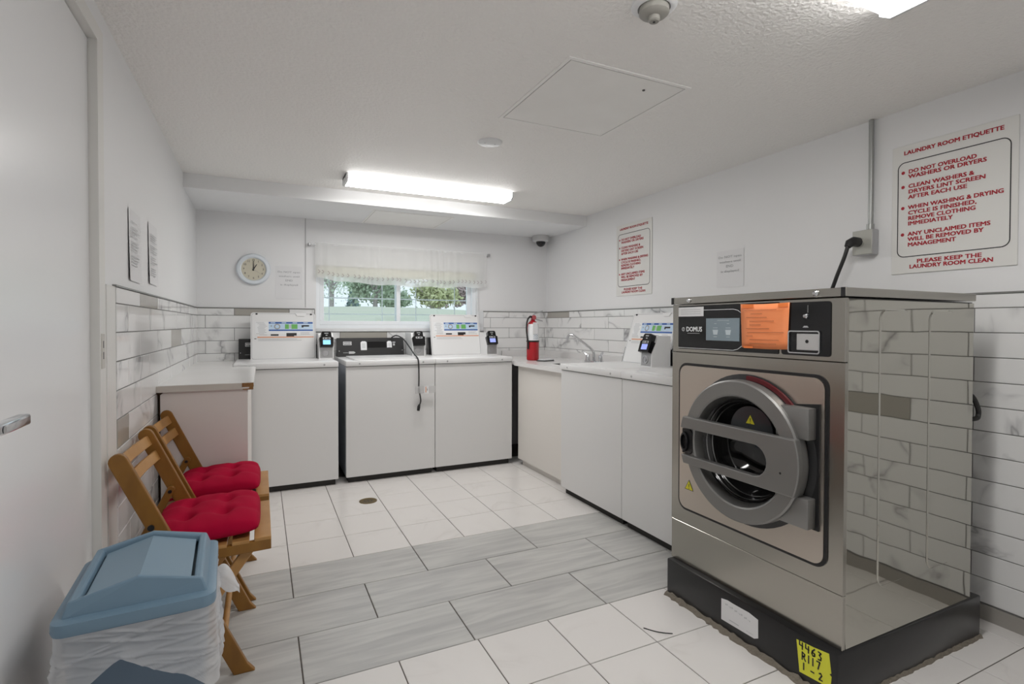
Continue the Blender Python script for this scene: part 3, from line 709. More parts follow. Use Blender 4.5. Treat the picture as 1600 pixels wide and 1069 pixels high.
# ------------------------------------------------------------------ counters
t = thing('side_counter', 'narrow white counter along the left wall behind the folding chairs', 'counter', (XL, .16, 0))
w, ln = .425, 1.13
m = MB(); zt = .920
m.prism([(0.006, 0), (w, 0), (w, ln), (.283, ln), (.283, YB - .16 - .012), (.006, YB - .16 - .012)], zt - .030, zt)
m.build('worktop', LAMIN, t)
MB().box((.006, -.004, zt - .032), (w - .055, 0, zt - .002)).build('front_edging', LAMEDGE, t)
MB().box((w - .053, -.003, zt - .022), (w, .0, zt - .002)).box((w - .02, -.003, zt - .036), (w - .002, .0, zt - .022)).box((w - .05, .0, zt - .036), (w - .002, .02, zt - .030)).build('chipped_corner', CHIP, t)
m = MB().prism([(.022, 0), (w - .028, 0), (w - .028, zt - .030), (.040, zt - .030), (.022, zt - .046)], 0, .018, M=frame((0, .034, 0), (1, 0, 0), (0, 0, 1)))
m.build('end_panel', LAMINB, t)
MB().box((.008, .04, zt - .05), (.022, ln, zt - .030)).box((.008, .06, .0), (.022, .08, zt - .05)).build('wall_batten', mat('batten_brown', (.16, .10, .06), .8), t)
MB().box((w - .046, .034, 0), (w - .028, ln, zt - .030)).build('side_panel', LAMINB, t)

# sink cabinet with counter
t = thing('sink_cabinet', 'cream sink cabinet in the corner beside the washers', 'cabinet', (1.90, 0.46, 0))
CY0, CY1 = .465, 1.985; X0 = 1.90
m = MB(); m.box((0, 0, .05), (.018, .83, .855)); m.box((.018, 0, .05), (.66, .018, .855)); m.box((0.03, .02, 0), (.05, .80, .05))
m.build('body', mat('cabinet_cream', (.78, .75, .71), .4), t)
m = MB(); dep = XR - TT - X0 - .001; LNG = CY1 - .46
zt = .895
sx0, sx1, sy0, sy1 = .12, .44, .10, .47
m.box((-.035, .0, zt - .034), (sx0, .845, zt)); m.box((sx1, 0, zt - .034), (dep, LNG, zt)); m.box((sx0, 0, zt - .034), (sx1, sy0, zt)); m.box((sx0, sy1, zt - .034), (sx1, LNG, zt)); m.box((-.0, .845, zt - .034), (sx0, LNG, zt))
m.build('worktop', COUNTG, t)
MB().box((dep - .02, 0, zt), (dep, LNG - .02, zt + .060)).box((.15, LNG - .02, zt), (dep, LNG, zt + .060)).build('backsplash', COUNTG, t)
m = MB(); m.box((sx0, sy0, zt - .17), (sx1, sy1, zt - .165)); 
for a_, b_ in (((sx0 - .004, sy0, zt - .17), (sx0, sy1, zt + .002)), ((sx1, sy0, zt - .17), (sx1 + .004, sy1, zt + .002)), ((sx0, sy0 - .004, zt - .17), (sx1, sy0, zt + .002)), ((sx0, sy1, zt - .17), (sx1, sy1 + .004, zt + .002))): m.box(a_, b_)
m.build('basin', mat('basin_white', (.75, .75, .74), .2), t)
# faucet
t = thing('sink_faucet', 'chrome two-handle faucet with long angled spout', 'faucet', (2.455, .945, .895))
MB().rbox((-.028, -.11, 0), (.028, .11, .012), .005, 2).build('deck_plate', CHROME, t, smooth=True)
MB().tube(spline([(0, 0, .01), (-.002, .0, .07), (-.012, .012, .105), (-.055, .08, .165), (-.10, .155, .220), (-.115, .18, .234), (-.130, .20, .228), (-.138, .21, .200), (-.139, .211, .175)], 4), [.014] * 4 + [.0115] * 25 + [.011] * 4, 12).build('spout', CHROME, t, smooth=True)
for s in (-1, 1):
    MB().lathe([(.022, .01), (.018, .045), (.014, .062), (0, .066)], 16, M=Matrix.Translation((0, s * .095, 0))).tube([(0, s * .095, .05), (-.01, s * .120, .072), (-.02, s * .155, .090)], [.010, .009, .008], 8).build('handle', CHROME, t, smooth=True)

# fire extinguisher on the counter
t = thing('fire_extinguisher', 'red fire extinguisher with white label standing on the corner counter', 'fire extinguisher', (2.10, 1.40, .895)); t.scale = (1, 1, 1.2)
MB().lathe([(0, 0), (.050, 0), (.056, .006), (.056, .245), (.050, .272), (.034, .290), (.020, .298), (.020, .305), (0, .305)], 32).build('cylinder', REDX, t, smooth=True)
MB().lathe([(.0568, .150), (.0568, .245), (.0505, .2725)], 24, a0=-PI * .95, a1=-PI * .05).build('label', PRINTW, t, smooth=True)
m = MB()
for k in range(5):
    for q in range(4): 
        a_ = -PI * .62 + q * .20; z_ = .160 + k * .008; m.add([(.0573 * math.cos(a), .0573 * math.sin(a), z) for a, z in ((a_, z_), (a_ + .16, z_), (a_ + .16, z_ + .004), (a_, z_ + .004))], [(0, 1, 2, 3)], (q + k) % 2)
m.build('label_print', [PRINTG, LBLUE], t)
MB().lathe([(.0575, .138), (.0590, .139), (.0590, .149), (.0575, .150)], 28).build('strap', BLACK, t)
MB().lathe([(.017, .302), (.017, .330), (.013, .335), (0, .335)], 14).tube([(0, -.014, .322), (0, -.032, .322)], .018, 14).build('valve', PINK, t, smooth=True)
MB().tube([(-.005, 0, .333), (.02, .0, .352), (.095, -.01, .372)], [.006, .006, .005], 6).build('lever', STEEL, t, smooth=True)
MB().tube([(.005, 0, .325), (.04, 0, .308), (.095, -.01, .296)], [.006, .006, .005], 6).build('carry_handle', STEEL, t, smooth=True)
MB().tube(spline([(-.012, -.01, .325), (-.040, -.02, .328), (-.068, -.025, .300), (-.078, -.028, .24), (-.070, -.028, .17), (-.062, -.026, .13)]), .0075, 8).tube([(-.062, -.026, .135), (-.062, -.026, .085)], [.010, .008], 8).build('hose', RUBBER, t, smooth=True)
MB().rbox((-.030, -.0605, .200), (.018, -.0585, .285), .0008, 1).build('inspection_tag', PAPER, t)
# folded cloth / papers next to it
t = thing('paper_stack', 'small stack of folded papers on the counter by the extinguisher', 'papers', (2.15, 1.255, .895), .25)
for k in range(3):
    s = 1 - k * .08; MB().prism([(p[0] * s + .004 * k, p[1] * s) for p in rrect(-.075, -.055, .075, .055, .03)], .006 * k, .006 * k + .0045).build('folded_sheet', (BLACKT, PRINTG, PAPER)[k], t)

# ------------------------------------------------------------------ stainless washer on its plinth
PX0, PX1, PY0, PY1, PZ = 1.525, 2.40, -1.775, -.995, .165
t = thing('machine_plinth', 'black painted plinth under the stainless washer', 'plinth', (PX0, PY0, 0))
MB().rbox((0, 0, 0), (PX1 - PX0, PY1 - PY0, PZ), .006, 2).build('block', PLINTH, t, smooth=True)
rr = random.Random(11); m = MB()
for side in range(2):
    n = 46; L_ = (PY1 - PY0) if side == 0 else (PX1 - PX0); vs = []; fs = []
    for k in range(n + 1):
        s = L_ * k / n; e = .010 + .012 * rr.random(); hh = .012 + .012 * rr.random()
        pr = [(-e, .0), (-e * .55, hh * .7), (.002, hh)]
        for q in pr: vs.append((q[0], s, q[1]) if side == 0 else (s, q[0] * .45, q[1] * .7))
    for k in range(n):
        for q in range(2): b_ = k * 3 + q; fs.append((b_, b_ + 1, b_ + 4, b_ + 3))
    m.add(vs, fs)
m.build('mortar_bead', MORTAR, t, smooth=True)
# tapes on the plinth
L = frame((PX0 - .0010, -1.307, .0), (0, -1, 0), (0, 0, 1))
tp = thing('white_tape_label', 'torn white handwritten label on the black plinth', 'label', (PX0 - .001, -1.307, .04)); L.translation = (0, 0, -.04)
m = MB(); m.prism([(0, .045), (.155, .050), (.172, .060), (.171, .128), (.13, .135), (.06, .133), (.03, .134), (0, .128)], -.0004, .0004, 0, L); m.build('tape', PAPER, tp)
m = MB(); [m.rect(L, .020 + .0075 * q, .112 - .0007 * q + .002 * (q % 3), .0262 + .0075 * q - .002 * (q % 2), .1145 - .0007 * q + .003 * ((q + 1) % 3)) for q in range(16) if q not in (5, 11)]; m.rect(L, .04, .060, .085, .0635); m.rect(L, .12, .060, .15, .0615); m.build('handwriting', PRINTL, tp)
tp = thing('yellow_tape_label', 'yellow tape label reading 4463 R117 on the plinth corner', 'label', (PX0 - .001, -1.634, .03)); L = frame((0, 0, -.03), (0, -1, 0), (0, 0, 1))
m = MB(); m.prism([(.010, .036), (.118, .046), (.121, .085), (.114, .090), (.120, .095), (.112, .155), (.06, .147), (-.002, .141)], -.0004, .0004, 0, L); m.build('tape', YELLOW, tp)
m = MB()
def stroke(pts, w=.0024):
    for a_, b_ in zip(pts, pts[1:]):
        d_ = Vector((b_[0] - a_[0], b_[1] - a_[1])).normalized() * w; nx, ny = -d_.y, d_.x
        m.add([(a_[0] - d_.x * .6 + nx, a_[1] - d_.y * .6 + ny, .0009), (b_[0] + d_.x * .6 + nx, b_[1] + d_.y * .6 + ny, .0009), (b_[0] + d_.x * .6 - nx, b_[1] + d_.y * .6 - ny, .0009), (a_[0] - d_.x * .6 - nx, a_[1] - d_.y * .6 - ny, .0009)], [(0, 1, 2, 3)], 0, L)
def glyph(ch, x, y, s):
    G_ = {'4': [[(.0, 1), (.0, .45), (.6, .45)], [(.5, .9), (.5, 0)]], '6': [[(.5, 1), (.1, .6), (0, .25), (.2, 0), (.5, .1), (.5, .4), (.1, .45)]], '3': [[(0, 1), (.5, .95), (.2, .6), (.5, .4), (.45, .05), (0, 0)]],
          'R': [[(0, 0), (0, 1), (.45, .85), (.4, .55), (0, .5)], [(.15, .5), (.6, 0)]], '1': [[(.2, 1), (.2, 0)]], '7': [[(0, .95), (.55, 1), (.25, 0)]], '-': [[(0, .45), (.6, .45)]], '2': [[(0, .85), (.3, 1), (.5, .75), (0, 0), (.6, .05)]]}
    for st in G_[ch]: stroke([(x + p[0] * s, y + p[1] * s * 1.25) for p in st])
for i, c_ in enumerate('4463'): glyph(c_, .010 + i * .022, .118 - i * .0005, .020)
for i, c_ in enumerate('R117'): glyph(c_, .020 + i * (.019 if i < 2 else .017), .084, .020)
for i, c_ in enumerate('1-2'): glyph(c_, .022 + i * .029, .052, .018)
m.build('handwriting', PRINTK, tp)

FX, FY0, FY1, SX1 = 1.555, -1.768, -.990, 2.335
t = thing('stainless_washer', 'large stainless steel front-loading washer on a black plinth', 'washing machine', (FX, FY0, PZ)); WD = FY1 - FY0; DP = SX1 - FX
O = lambda x, y, z: (x - FX, y - FY0, z - PZ)                  # world to local
F = lambda n=0.: frame((n, WD, -PZ), (0, -1, 0), (0, 0, 1))     # front face frame: u runs from the far edge, v = world z
U = lambda y: FY1 - y
MB().box((.34, .004, 0), (DP - .004, WD - .004, 1.138)).box((.012, .004, 1.0), (.34, WD - .004, 1.138)).build('inner_case', mat('case_dark', (.05, .05, .05), .6), t)
# side panel facing the camera with two pressed fields
sd = MB().rbox((.016, 0, .0), (DP, .004, 1.135), .0012, 1).build('side_panel', STAINS, t, smooth=True)
for x0, x1 in ((1.735, 1.910), (2.03, 2.20)):
    vs = []; outer = rrect(x0 - FX, .17, x1 - FX, 1.105, .035, 5); inner = rrect(x0 - FX + .004, .174, x1 - FX - .004, 1.101, .032, 5); c = len(outer)
    m = MB(); M = frame((0, 0, 0), (1, 0, 0), (0, 0, 1))
    m.add([(p[0], p[1], .0002) for p in outer] + [(p[0], p[1], .0035) for p in inner], [(q, (q + 1) % c, c + (q + 1) % c, c + q) for q in range(c)] + [tuple(range(c, 2 * c))], 0, M)
    m.build('pressed_field', STAINS, sd)
MB().rbox((.016, WD - .004, 0), (DP, WD, 1.135), .0012, 1).build('side_panel', STAINS, t)
MB().box((DP - .004, .004, 0), (DP, WD - .004, 1.135)).build('back_panel', STAINS, t)
tpn = MB().rbox((-.006, -.004, 1.143), (DP + .006, WD + .004, 1.171), .002, 1).build('top_panel', STAIN, t)
for y in (-1.760, -.998): MB().box((-.0075, y - FY0 - .010 if y < -1.5 else y - FY0 - .004, 1.142), (.004, y - FY0 + .004 if y < -1.5 else y - FY0 + .010, 1.172)).build('corner_cap', BLACK, tpn)
for y in (-1.095, -1.672): MB().lathe([(.009, 0), (.010, .004), (.006, .010), (0, .011)], 14, M=F(-.006) @ Matrix.Translation((U(y), 1.3215, 0))).build('bolt', CHROME, tpn, smooth=True)
# front panels
Z1, Z2 = .345, 1.096
MB().rbox((0, 0, 0), (.016, WD, Z1 - PZ - .002), .002, 1).build('lower_front', STAIN, t)
DYc, DZc, R0, R1 = -1.402, .741, .268, .206
def holed(outline, cx, cy, r, h0, h1, M, n=16):
    """plate with a round hole; outline is a closed 2D loop around the hole"""
    o = []
    for a_, b_ in zip(outline, outline[1:] + outline[:1]):
        k = max(1, int(math.dist(a_, b_) / .04)); o += [(a_[0] + (b_[0] - a_[0]) * q / k, a_[1] + (b_[1] - a_[1]) * q / k) for q in range(k)]
    c = len(o); an = [math.atan2(p[1] - cy, p[0] - cx) for p in o]; hole = [(cx + r * math.cos(a_), cy + r * math.sin(a_)) for a_ in an]
    vs = [(*p, h) for h in (h0, h1) for p in o] + [(*p, h) for h in (h0, h1) for p in hole]
    fs = []
    for q in range(c):
        w_ = (q + 1) % c; fs += [(q, w_, c + w_, c + q), (c + q, c + w_, 3 * c + w_, 3 * c + q), (2 * c + q, 2 * c + w_, w_, q), (2 * c + q, 3 * c + q, 3 * c + w_, 2 * c + w_)]
    return MB().add(vs, fs, 0, M)
HR = .245
holed([(0, Z1), (WD, Z1), (WD, Z2 - .002), (0, Z2 - .002)], U(DYc), DZc, HR, -.016, 0, F()).build('front_panel', STAIN, t)
MB().rbox((0, 0, Z2 - PZ), (.016, WD, 1.140), .002, 1).build('console_front', STAIN, t)
holed(rrect(U(-1.035), .405, U(-1.718), 1.050, .045, 6), U(DYc), DZc, HR, 0, .0035, F()).build('gasket', BLACK, t)
dp = holed(rrect(U(-1.035) + .011, .416, U(-1.718) - .011, 1.039, .038, 6), U(DYc), DZc, HR, .003, .008, F()).build('door_panel', STAINP, t)
# console
cn = MB().prism(rrect(U(-1.029), 1.111, U(-1.530), 1.2985, .004, 2), 0, .003, M=F()).build('display_panel', BLACKG, t)
MB().rect(F(), U(-1.190), 1.152, U(-1.360), 1.243, .0036).build('touch_screen', SCREEN, cn)
m = MB(); n = .0042
for cx in (U(-1.240), U(-1.305)):
    m.prism([(cx - .014, 1.196), (cx + .014, 1.196), (cx + .010, 1.176), (cx - .010, 1.176)], .0036, n, 0, F()); m.rect(F(), cx - .012, 1.203, cx + .012, 1.205, n); m.rect(F(), cx - .009, 1.167, cx + .009, 1.169, n); m.rect(F(), cx - .006, 1.220, cx + .006, 1.222, n)
m.rect(F(), U(-1.25), 1.233, U(-1.31), 1.2345, n); m.build('screen_icons', mat('icon_pale', (.55, .62, .66), .4), cn)
m = MB(); m.text(F(), 'DOMUS', U(-1.078), 1.188, width=.088, height=.020, n=n, bold=.0009)
m.ring(F(), U(-1.060), 1.197, .0065, .0085, n, 0, 16); m.rect(F(), U(-1.059), 1.192, U(-1.061), 1.203, n); m.rect(F(), U(-1.085), 1.1795, U(-1.155), 1.1805, n); m.build('maker_name', PRINTW, cn)
m = MB()
def arcline(pts):
    for a_, b_ in zip(pts, pts[1:]):
        d_ = Vector((b_[0] - a_[0], b_[1] - a_[1])).normalized() * .0009; m.add([(a_[0] - d_.y, a_[1] + d_.x, n), (b_[0] - d_.y, b_[1] + d_.x, n), (b_[0] + d_.y, b_[1] - d_.x, n), (a_[0] + d_.y, a_[1] - d_.x, n)], [(0, 1, 2, 3)], 0, F())
arcline([(U(-1.03), 1.278), (U(-1.33), 1.278), (U(-1.352), 1.273), (U(-1.375), 1.258)]); arcline([(U(-1.03), 1.116), (U(-1.33), 1.116), (U(-1.352), 1.121), (U(-1.375), 1.136)])
m.build('curved_line', PRINTW, cn)
MB().rect(F(), U(-1.031), 1.2525, U(-1.177), 1.2925, .0045).build('white_sticker', PAPER, cn)
m = MB(); [m.rect(F(), U(-1.045), 1.262 + .009 * k, U(-1.16), 1.2645 + .009 * k, .005) for k in range(3)]; m.build('sticker_print', PRINTL, cn)
cb = MB().prism(rrect(U(-1.542), 1.111, U(-1.722), 1.2945, .010, 4), 0, .003, M=F()).build('coin_panel', BLACKG, t)
m = MB(); o_ = rrect(U(-1.572), 1.118, U(-1.689), 1.1965, .008, 4); i_ = rrect(U(-1.576), 1.122, U(-1.685), 1.1925, .006, 4); c = len(o_)
m.add([(*p, .003) for p in o_] + [(*p, .010) for p in o_] + [(*p, .010) for p in i_] + [(*p, .002) for p in i_], [(a_ * c + q, a_ * c + (q + 1) % c, (a_ + 1) * c + (q + 1) % c, (a_ + 1) * c + q) for a_ in range(3) for q in range(c)], 0, F())
m.build('coin_frame', CHROME, cb)
MB().rbox((U(-1.604), 1.130, .003), (U(-1.685), 1.186, .008), .0015, 1, 0, F()).lathe([(.006, .0082), (.006, .0088), (0, .0088)], 12, 1, F() @ Matrix.Translation((U(-1.643), 1.160, 0))).build('coin_door', [mat('coin_door_metal', (.62, .62, .62), .4, .7), BLACK], cb)
MB().lathe([(.009, .003), (.009, .009), (.006, .013), (0, .014)], 16, M=F() @ Matrix.Translation((U(-1.637), 1.246, 0))).build('coin_button', CHROME, cb, smooth=True)
MB().prism([(U(-1.628), 1.207), (U(-1.650), 1.207), (U(-1.645), 1.213), (U(-1.633), 1.213)], .003, .010, M=F()).build('coin_lip', CHROME, cb)
MB().rect(F(), U(-1.641), 1.258, U(-1.643), 1.283, .0036).build('coin_slot', STEEL, cb)
# orange sheet taped on the console
tp = thing('orange_notice', 'orange typed sheet taped over the stainless washer controls', 'notice', (FX - .006, -1.368, 1.13)); L = frame((0, 0, 0), (0, -1, 0), (0, 0, 1))
m = MB(); vs = []; fs = []; nx, nz = 6, 6
for j in range(nz + 1):
    for i in range(nx + 1):
        u, v = i / nx, j / nz; vs.append((u * .209 + (1 - v) * (.008 - .014 * u), v * .166 - .003 * math.sin(u * 3), .002 + .003 * (1 - v) * math.sin(u * 4) ** 2))
for j in range(nz):
    for i in range(nx): k = j * (nx + 1) + i; fs.append((k, k + 1, k + nx + 2, k + nx + 1))
o = m.add(vs, fs, 0, L).build('sheet', ORANGE, tp, fix=False, smooth=True); so = o.modifiers.new('thick', 'SOLIDIFY'); so.thickness = .0005; so.offset = -1
for q in ((.010, .150, .062, .164, .0046), (.165, .150, .205, .164, .0046), (.02, -.002, .06, .006, .0062)): MB().rect(L, *q).build('tape_strip', ORANGED, tp)
m = MB(); rr = random.Random(5)
for k, (x0, x1) in enumerate(((.02, .16), (.05, .10), (.03, .12), (.045, .15), (.045, .095), (.03, .13), (.035, .19), (.03, .06), (.045, .17), (.045, .16))): m.rect(L, x0, .140 - .0138 * k, x1, .1425 - .0138 * k, .0062)
m.build('printed_text', mat('orange_print', (.50, .17, .07), .7), tp)
# door
Dm = F(-.0) @ Matrix.Translation((U(DYc), DZc, 0))
dr = MB().lathe([(HR, -.02), (HR, .009), (.287, .009), (.287, .014), (.262, .022), (.236, .022), (.236, -.02)], 56, M=Dm).build('door_recess', BLACK, t)
MB().lathe([(.268, .016), (.283, .016), (.283, .026), (.268, .026)], 24, M=Dm, a0=math.radians(40), a1=math.radians(88)).build('red_seal', mat('seal_red', (.10, .004, .008), .4), dr)
ring = MB().lathe([(R0 - .012, .022), (R0 - .002, .028), (R0, .034), (R0 - .002, .066), (R0 - .008, .071), (R1 + .006, .073), (R1, .069), (R1 - .010, .040), (R1 - .012, .022), (R0 - .012, .022)], 72, M=Dm).build('door_ring', DOORG, t, smooth=True, angle=16)
MB().lathe([(R1 - .006, .036), (.192, .030), (.172, -.02), (.13, -.10), (.07, -.135), (0, -.14)], 56, M=Dm).build('porthole_glass', mat('dark_glass', (.012, .012, .012), .05), t, smooth=True)
for r_, z_ in ((.186, .018), (.177, -.004), (.150, -.062)): MB().lathe([(r_ - .0035, z_ + .004), (r_ - .001, z_ + .008), (r_ + .002, z_ + .004)], 56, M=Dm).build('drum_rim', mat('drum_steel', (.22, .22, .22), .25, .9), t, smooth=True)
# band with the long grip slot
zt_, zb_, uL = .093, -.102, -.258
R_ = R0 + .004
pts = []
aT, aB = math.asin(zt_ / R_), math.asin(zb_ / R_)
pts += [(R_ * math.cos(aB + (aT - aB) * k / 14), R_ * math.sin(aB + (aT - aB) * k / 14)) for k in range(15)]
aT2, aT3 = PI - aT, PI - math.asin(.044 / R_)
pts += [(R_ * math.cos(aT2 + (aT3 - aT2) * k / 4), R_ * math.sin(aT2 + (aT3 - aT2) * k / 4)) for k in range(5)]
sc, sr_ = .092, .056
zc_ = -.010
pts += [(sc + sr_ * math.sin(PI * k / 12), zc_ + sr_ * math.cos(PI * k / 12)) for k in range(13)]
aB3, aB2 = PI - math.asin((zc_ - sr_) / R_), PI - aB
pts += [(R_ * math.cos(aB3 + (aB2 - aB3) * k / 4), R_ * math.sin(aB3 + (aB2 - aB3) * k / 4)) for k in range(5)]
band = MB().prism(pts, .060, .088, M=Dm).build('door_handle_band', DOORG, t)
bv = band.modifiers.new('soft', 'BEVEL'); bv.width = .004; bv.segments = 2; bv.limit_method = 'ANGLE'
MB().disc(Dm, .205, -.03, .004, .0886).build('band_screw', BLACK, band)
lt = MB(); lt.prism([(-.266, .040), (-.225, .042), (-.214, .030), (-.214, -.052), (-.225, -.062), (-.266, -.062)], .030, .078, M=Dm); lt.build('latch_block', BLACK, t)
LM = Dm @ Matrix.Translation((-.248, -.012, .080))
MB().add(*(lambda T: (T.v, T.f))(MB().lathe([(.026, -.01), (.034, -.008), (.036, 0), (.034, .008), (.026, .010), (.024, 0), (.026, -.01)], 28)), 0, LM @ Matrix.Diagonal((.62, 1.15, 1, 1))).build('latch_knob', BLACKG, t, smooth=True)
MB().prism([(.19, -.21), (.292, -.212), (.292, .212), (.19, .2)], .004, .014, M=Dm).build('hinge_plate', BLACK, t)
for z0, z1 in ((.092, .198), (-.205, -.104)):
    MB().rbox((.16, z0, .014), (.283, z1, .056), .004, 2, 0, Dm).build('hinge', DOORG, t, smooth=True)
# warning triangles
def tri(name, cx, cz, s, n, par):
    m = MB(); T = lambda k: [(cx + k * s * math.cos(a), cz + k * s * math.sin(a)) for a in (PI / 2, PI / 2 + 2 * PI / 3, PI / 2 + 4 * PI / 3)]
    m.poly([(*p, n) for p in T(1.0)], 1, F()); m.poly([(*p, n + .0003) for p in T(.86)], 0, F())
    m.prism([(cx - .002, cz + .010), (cx + .002, cz + .010), (cx + .001, cz - .004), (cx - .001, cz - .004)], n, n + .0006, 1, F()); m.disc(F(), cx, cz - .009, .002, n + .0006, 1, 8)
    return m.build(name, [WARN, PRINTK], par)
tri('warning_triangle', U(-1.105), .515, .030, .0088, dp)
gl = MB().lathe([(.0, .030), (.095, .030), (.095, .026)], 32, M=Dm @ Matrix.Translation((.02, .072, -.02)), a0=0, a1=PI).build('inner_window', mat('inner_window_grey', (.06, .065, .07), .15), t)
tri('warning_triangle', U(DYc) + .018, DZc + .112, .026, .0115, gl)
MB().prism([(-.035, .032), (.068, .020), (.068, .038), (-.035, .050)], -.012, -.009, M=Dm).build('inner_label', PRINTL, t)
# drain hose behind it
tag(MB().tube(spline([(2.345, -1.70, .96), (2.37, -1.745, .945), (2.395, -1.757, .90), (2.402, -1.758, .868), (2.385, -1.755, .852), (2.345, -1.72, .848)]), .009, 8).build('drain_hose', RUBBER, smooth=True), 'black hose loop sticking out behind the stainless washer', 'hose')

# ------------------------------------------------------------------ folding chairs with cushions
def bar(m, p0, p1, w, th, M=None, mi=0, round0=False, round1=False, y=0.):
    """flat bar in the xz plane from p0 to p1 (x, z), width w, thickness th along y starting at y"""
    a_, b_ = Vector((p0[0], p0[1])), Vector((p1[0], p1[1])); d_ = (b_ - a_).normalized(); n_ = Vector((-d_.y, d_.x)) * w / 2
    pts = []
    if round0: pts += [tuple(a_ + Matrix.Rotation(PI / 2 + PI * k / 8, 2) @ d_ * w / 2) for k in range(9)]
    else: pts += [tuple(a_ + n_), tuple(a_ - n_)]
    if round1: pts += [tuple(b_ + Matrix.Rotation(-PI / 2 + PI * k / 8, 2) @ d_ * w / 2) for k in range(9)]
    else: pts += [tuple(b_ - n_), tuple(b_ + n_)]
    return m.prism([(p[0], p[1]) for p in pts], y, y + th, mi, frame((0, 0, 0), (1, 0, 0), (0, 0, 1)) @ Matrix.Diagonal((1, 1, -1, 1)))
def soft(o, w=.003): b_ = o.modifiers.new('soft', 'BEVEL'); b_.width = w; b_.segments = 2; b_.limit_method = 'ANGLE'; return o
def cut_foot(p_top, x_foot, w):   # bar ending flat on the floor
    return
def chair(label, loc, W_):
    t = thing('folding_chair', label, 'chair', loc, 0, 'wooden folding chairs')
    sA, sB = (-.237, .775), (.113, .0)
    for y in (0., W_ - .022):
        d_ = Vector((sB[0] - sA[0], sB[1] - sA[1])).normalized(); n_ = Vector((-d_.y, d_.x)) * .026
        top = [tuple(Vector(sA) + Matrix.Rotation(PI / 2 + PI * k / 8, 2) @ d_ * .026) for k in range(9)]
        # flat foot on the floor
        fx = .026 / abs(d_.y)
        pts = top + [(sB[0] - fx - .004, 0.), (sB[0] + fx + .012, 0.), (sB[0] + fx - .0, .03)]
        pts = top + [(sB[0] - fx, 0.), (sB[0] + fx + .010, 0.), (sB[0] + fx - .030 * abs(d_.x / d_.y), .030)]
        soft(MB().prism(pts, y, y + .022, 0, frame((0, 0, 0), (1, 0, 0), (0, 0, 1)) @ Matrix.Diagonal((1, 1, -1, 1))).build('stile', WOOD, t))
        yi = y + .022 if y == 0. else y - .018
        soft(bar(MB(), (-.152, .555), (-.218, .425), .028, .018, round0=True, round1=True, y=yi).build('link_arm', WOOD, t), .002)
        yb = y - .0015 if y == 0. else y + .022
        MB().lathe([(0, 0), (.010, 0), (.010, .0035), (0, .0045)], 14, M=frame((-.150, y if y == 0 else y + .022, .553), (1, 0, 0), (0, 0, 1)) if y == 0. else frame((-.150, y + .022, .553), (-1, 0, 0), (0, 0, 1))).build('bolt', BLACK, t, smooth=True)
        if y > 0: MB().lathe([(0, 0), (.007, 0), (.007, .003), (0, .004)], 12, M=frame((-.155, yi, .548), (1, 0, 0), (0, 0, 1))).build('bolt', BLACK, t, smooth=True)
        yl = y + .042 if y == 0. else y - .038
        ra, rb = (.135, .415), (-.165, .0)
        d2 = (Vector(rb) - Vector(ra)).normalized(); fx = .020 / abs(d2.y)
        soft(MB().prism([(ra[0] - .022, ra[1]), (ra[0] + .02, ra[1]), (rb[0] + fx, 0), (rb[0] - fx, 0)], yl, yl + .020, 0, frame((0, 0, 0), (1, 0, 0), (0, 0, 1)) @ Matrix.Diagonal((1, 1, -1, 1))).build('rear_leg', WOODL, t))
        yr = y + .022 if y == 0. else y - .020
        soft(MB().prism([(-.225, .400), (.205, .412), (.205, .450), (-.225, .430)], yr, yr + .020, 0, frame((0, 0, 0), (1, 0, 0), (0, 0, 1)) @ Matrix.Diagonal((1, 1, -1, 1))).build('seat_rail', WOOD, t))
    # seat slats
    for k in range(6):
        x0 = -.20 + k * .070; z_ = .4305 + k * .0032
        soft(MB().box((x0, .022, z_), (x0 + .055, W_ - .022, z_ + .012)).build('seat_slat', WOODL, t), .002)
    # curved back slats
    for f0, hh in ((.000, .040), (.066, .040)):
        m = MB(); n = 10; vs = []; fs = []
        d_ = Vector((sB[0] - sA[0], 0, sB[1] - sA[1])).normalized(); p_ = Vector((sA[0], 0, sA[1])) + d_ * (f0 + .002); nn = Vector((-d_.z, 0, d_.x)) * -1
        for k in range(n + 1):
            u = k / n; y = .016 + u * (W_ - .032); dd = -.030 * math.sin(PI * u)
            for a_, b_ in ((0, -.007), (hh, -.007), (hh, .007), (0, .007)):
                q = p_ + d_ * a_ + Vector((d_.z, 0, -d_.x)) * (b_ - dd * -1 * -1); vs.append((q.x, y, q.z))
        for k in range(n):
            for c_ in range(4): fs.append((k * 4 + c_, k * 4 + (c_ + 1) % 4, k * 4 + 4 + (c_ + 1) % 4, k * 4 + 4 + c_))
        fs += [(0, 1, 2, 3), (n * 4, n * 4 + 1, n * 4 + 2, n * 4 + 3)]
        soft(m.add(vs, fs).build('back_slat', WOODL, t, smooth=True), .003)
    MB().tube([(.055, .02, .135), (.055, W_ - .02, .135)], .011, 10).build('stretcher', WOODL, t, smooth=True)
    return t
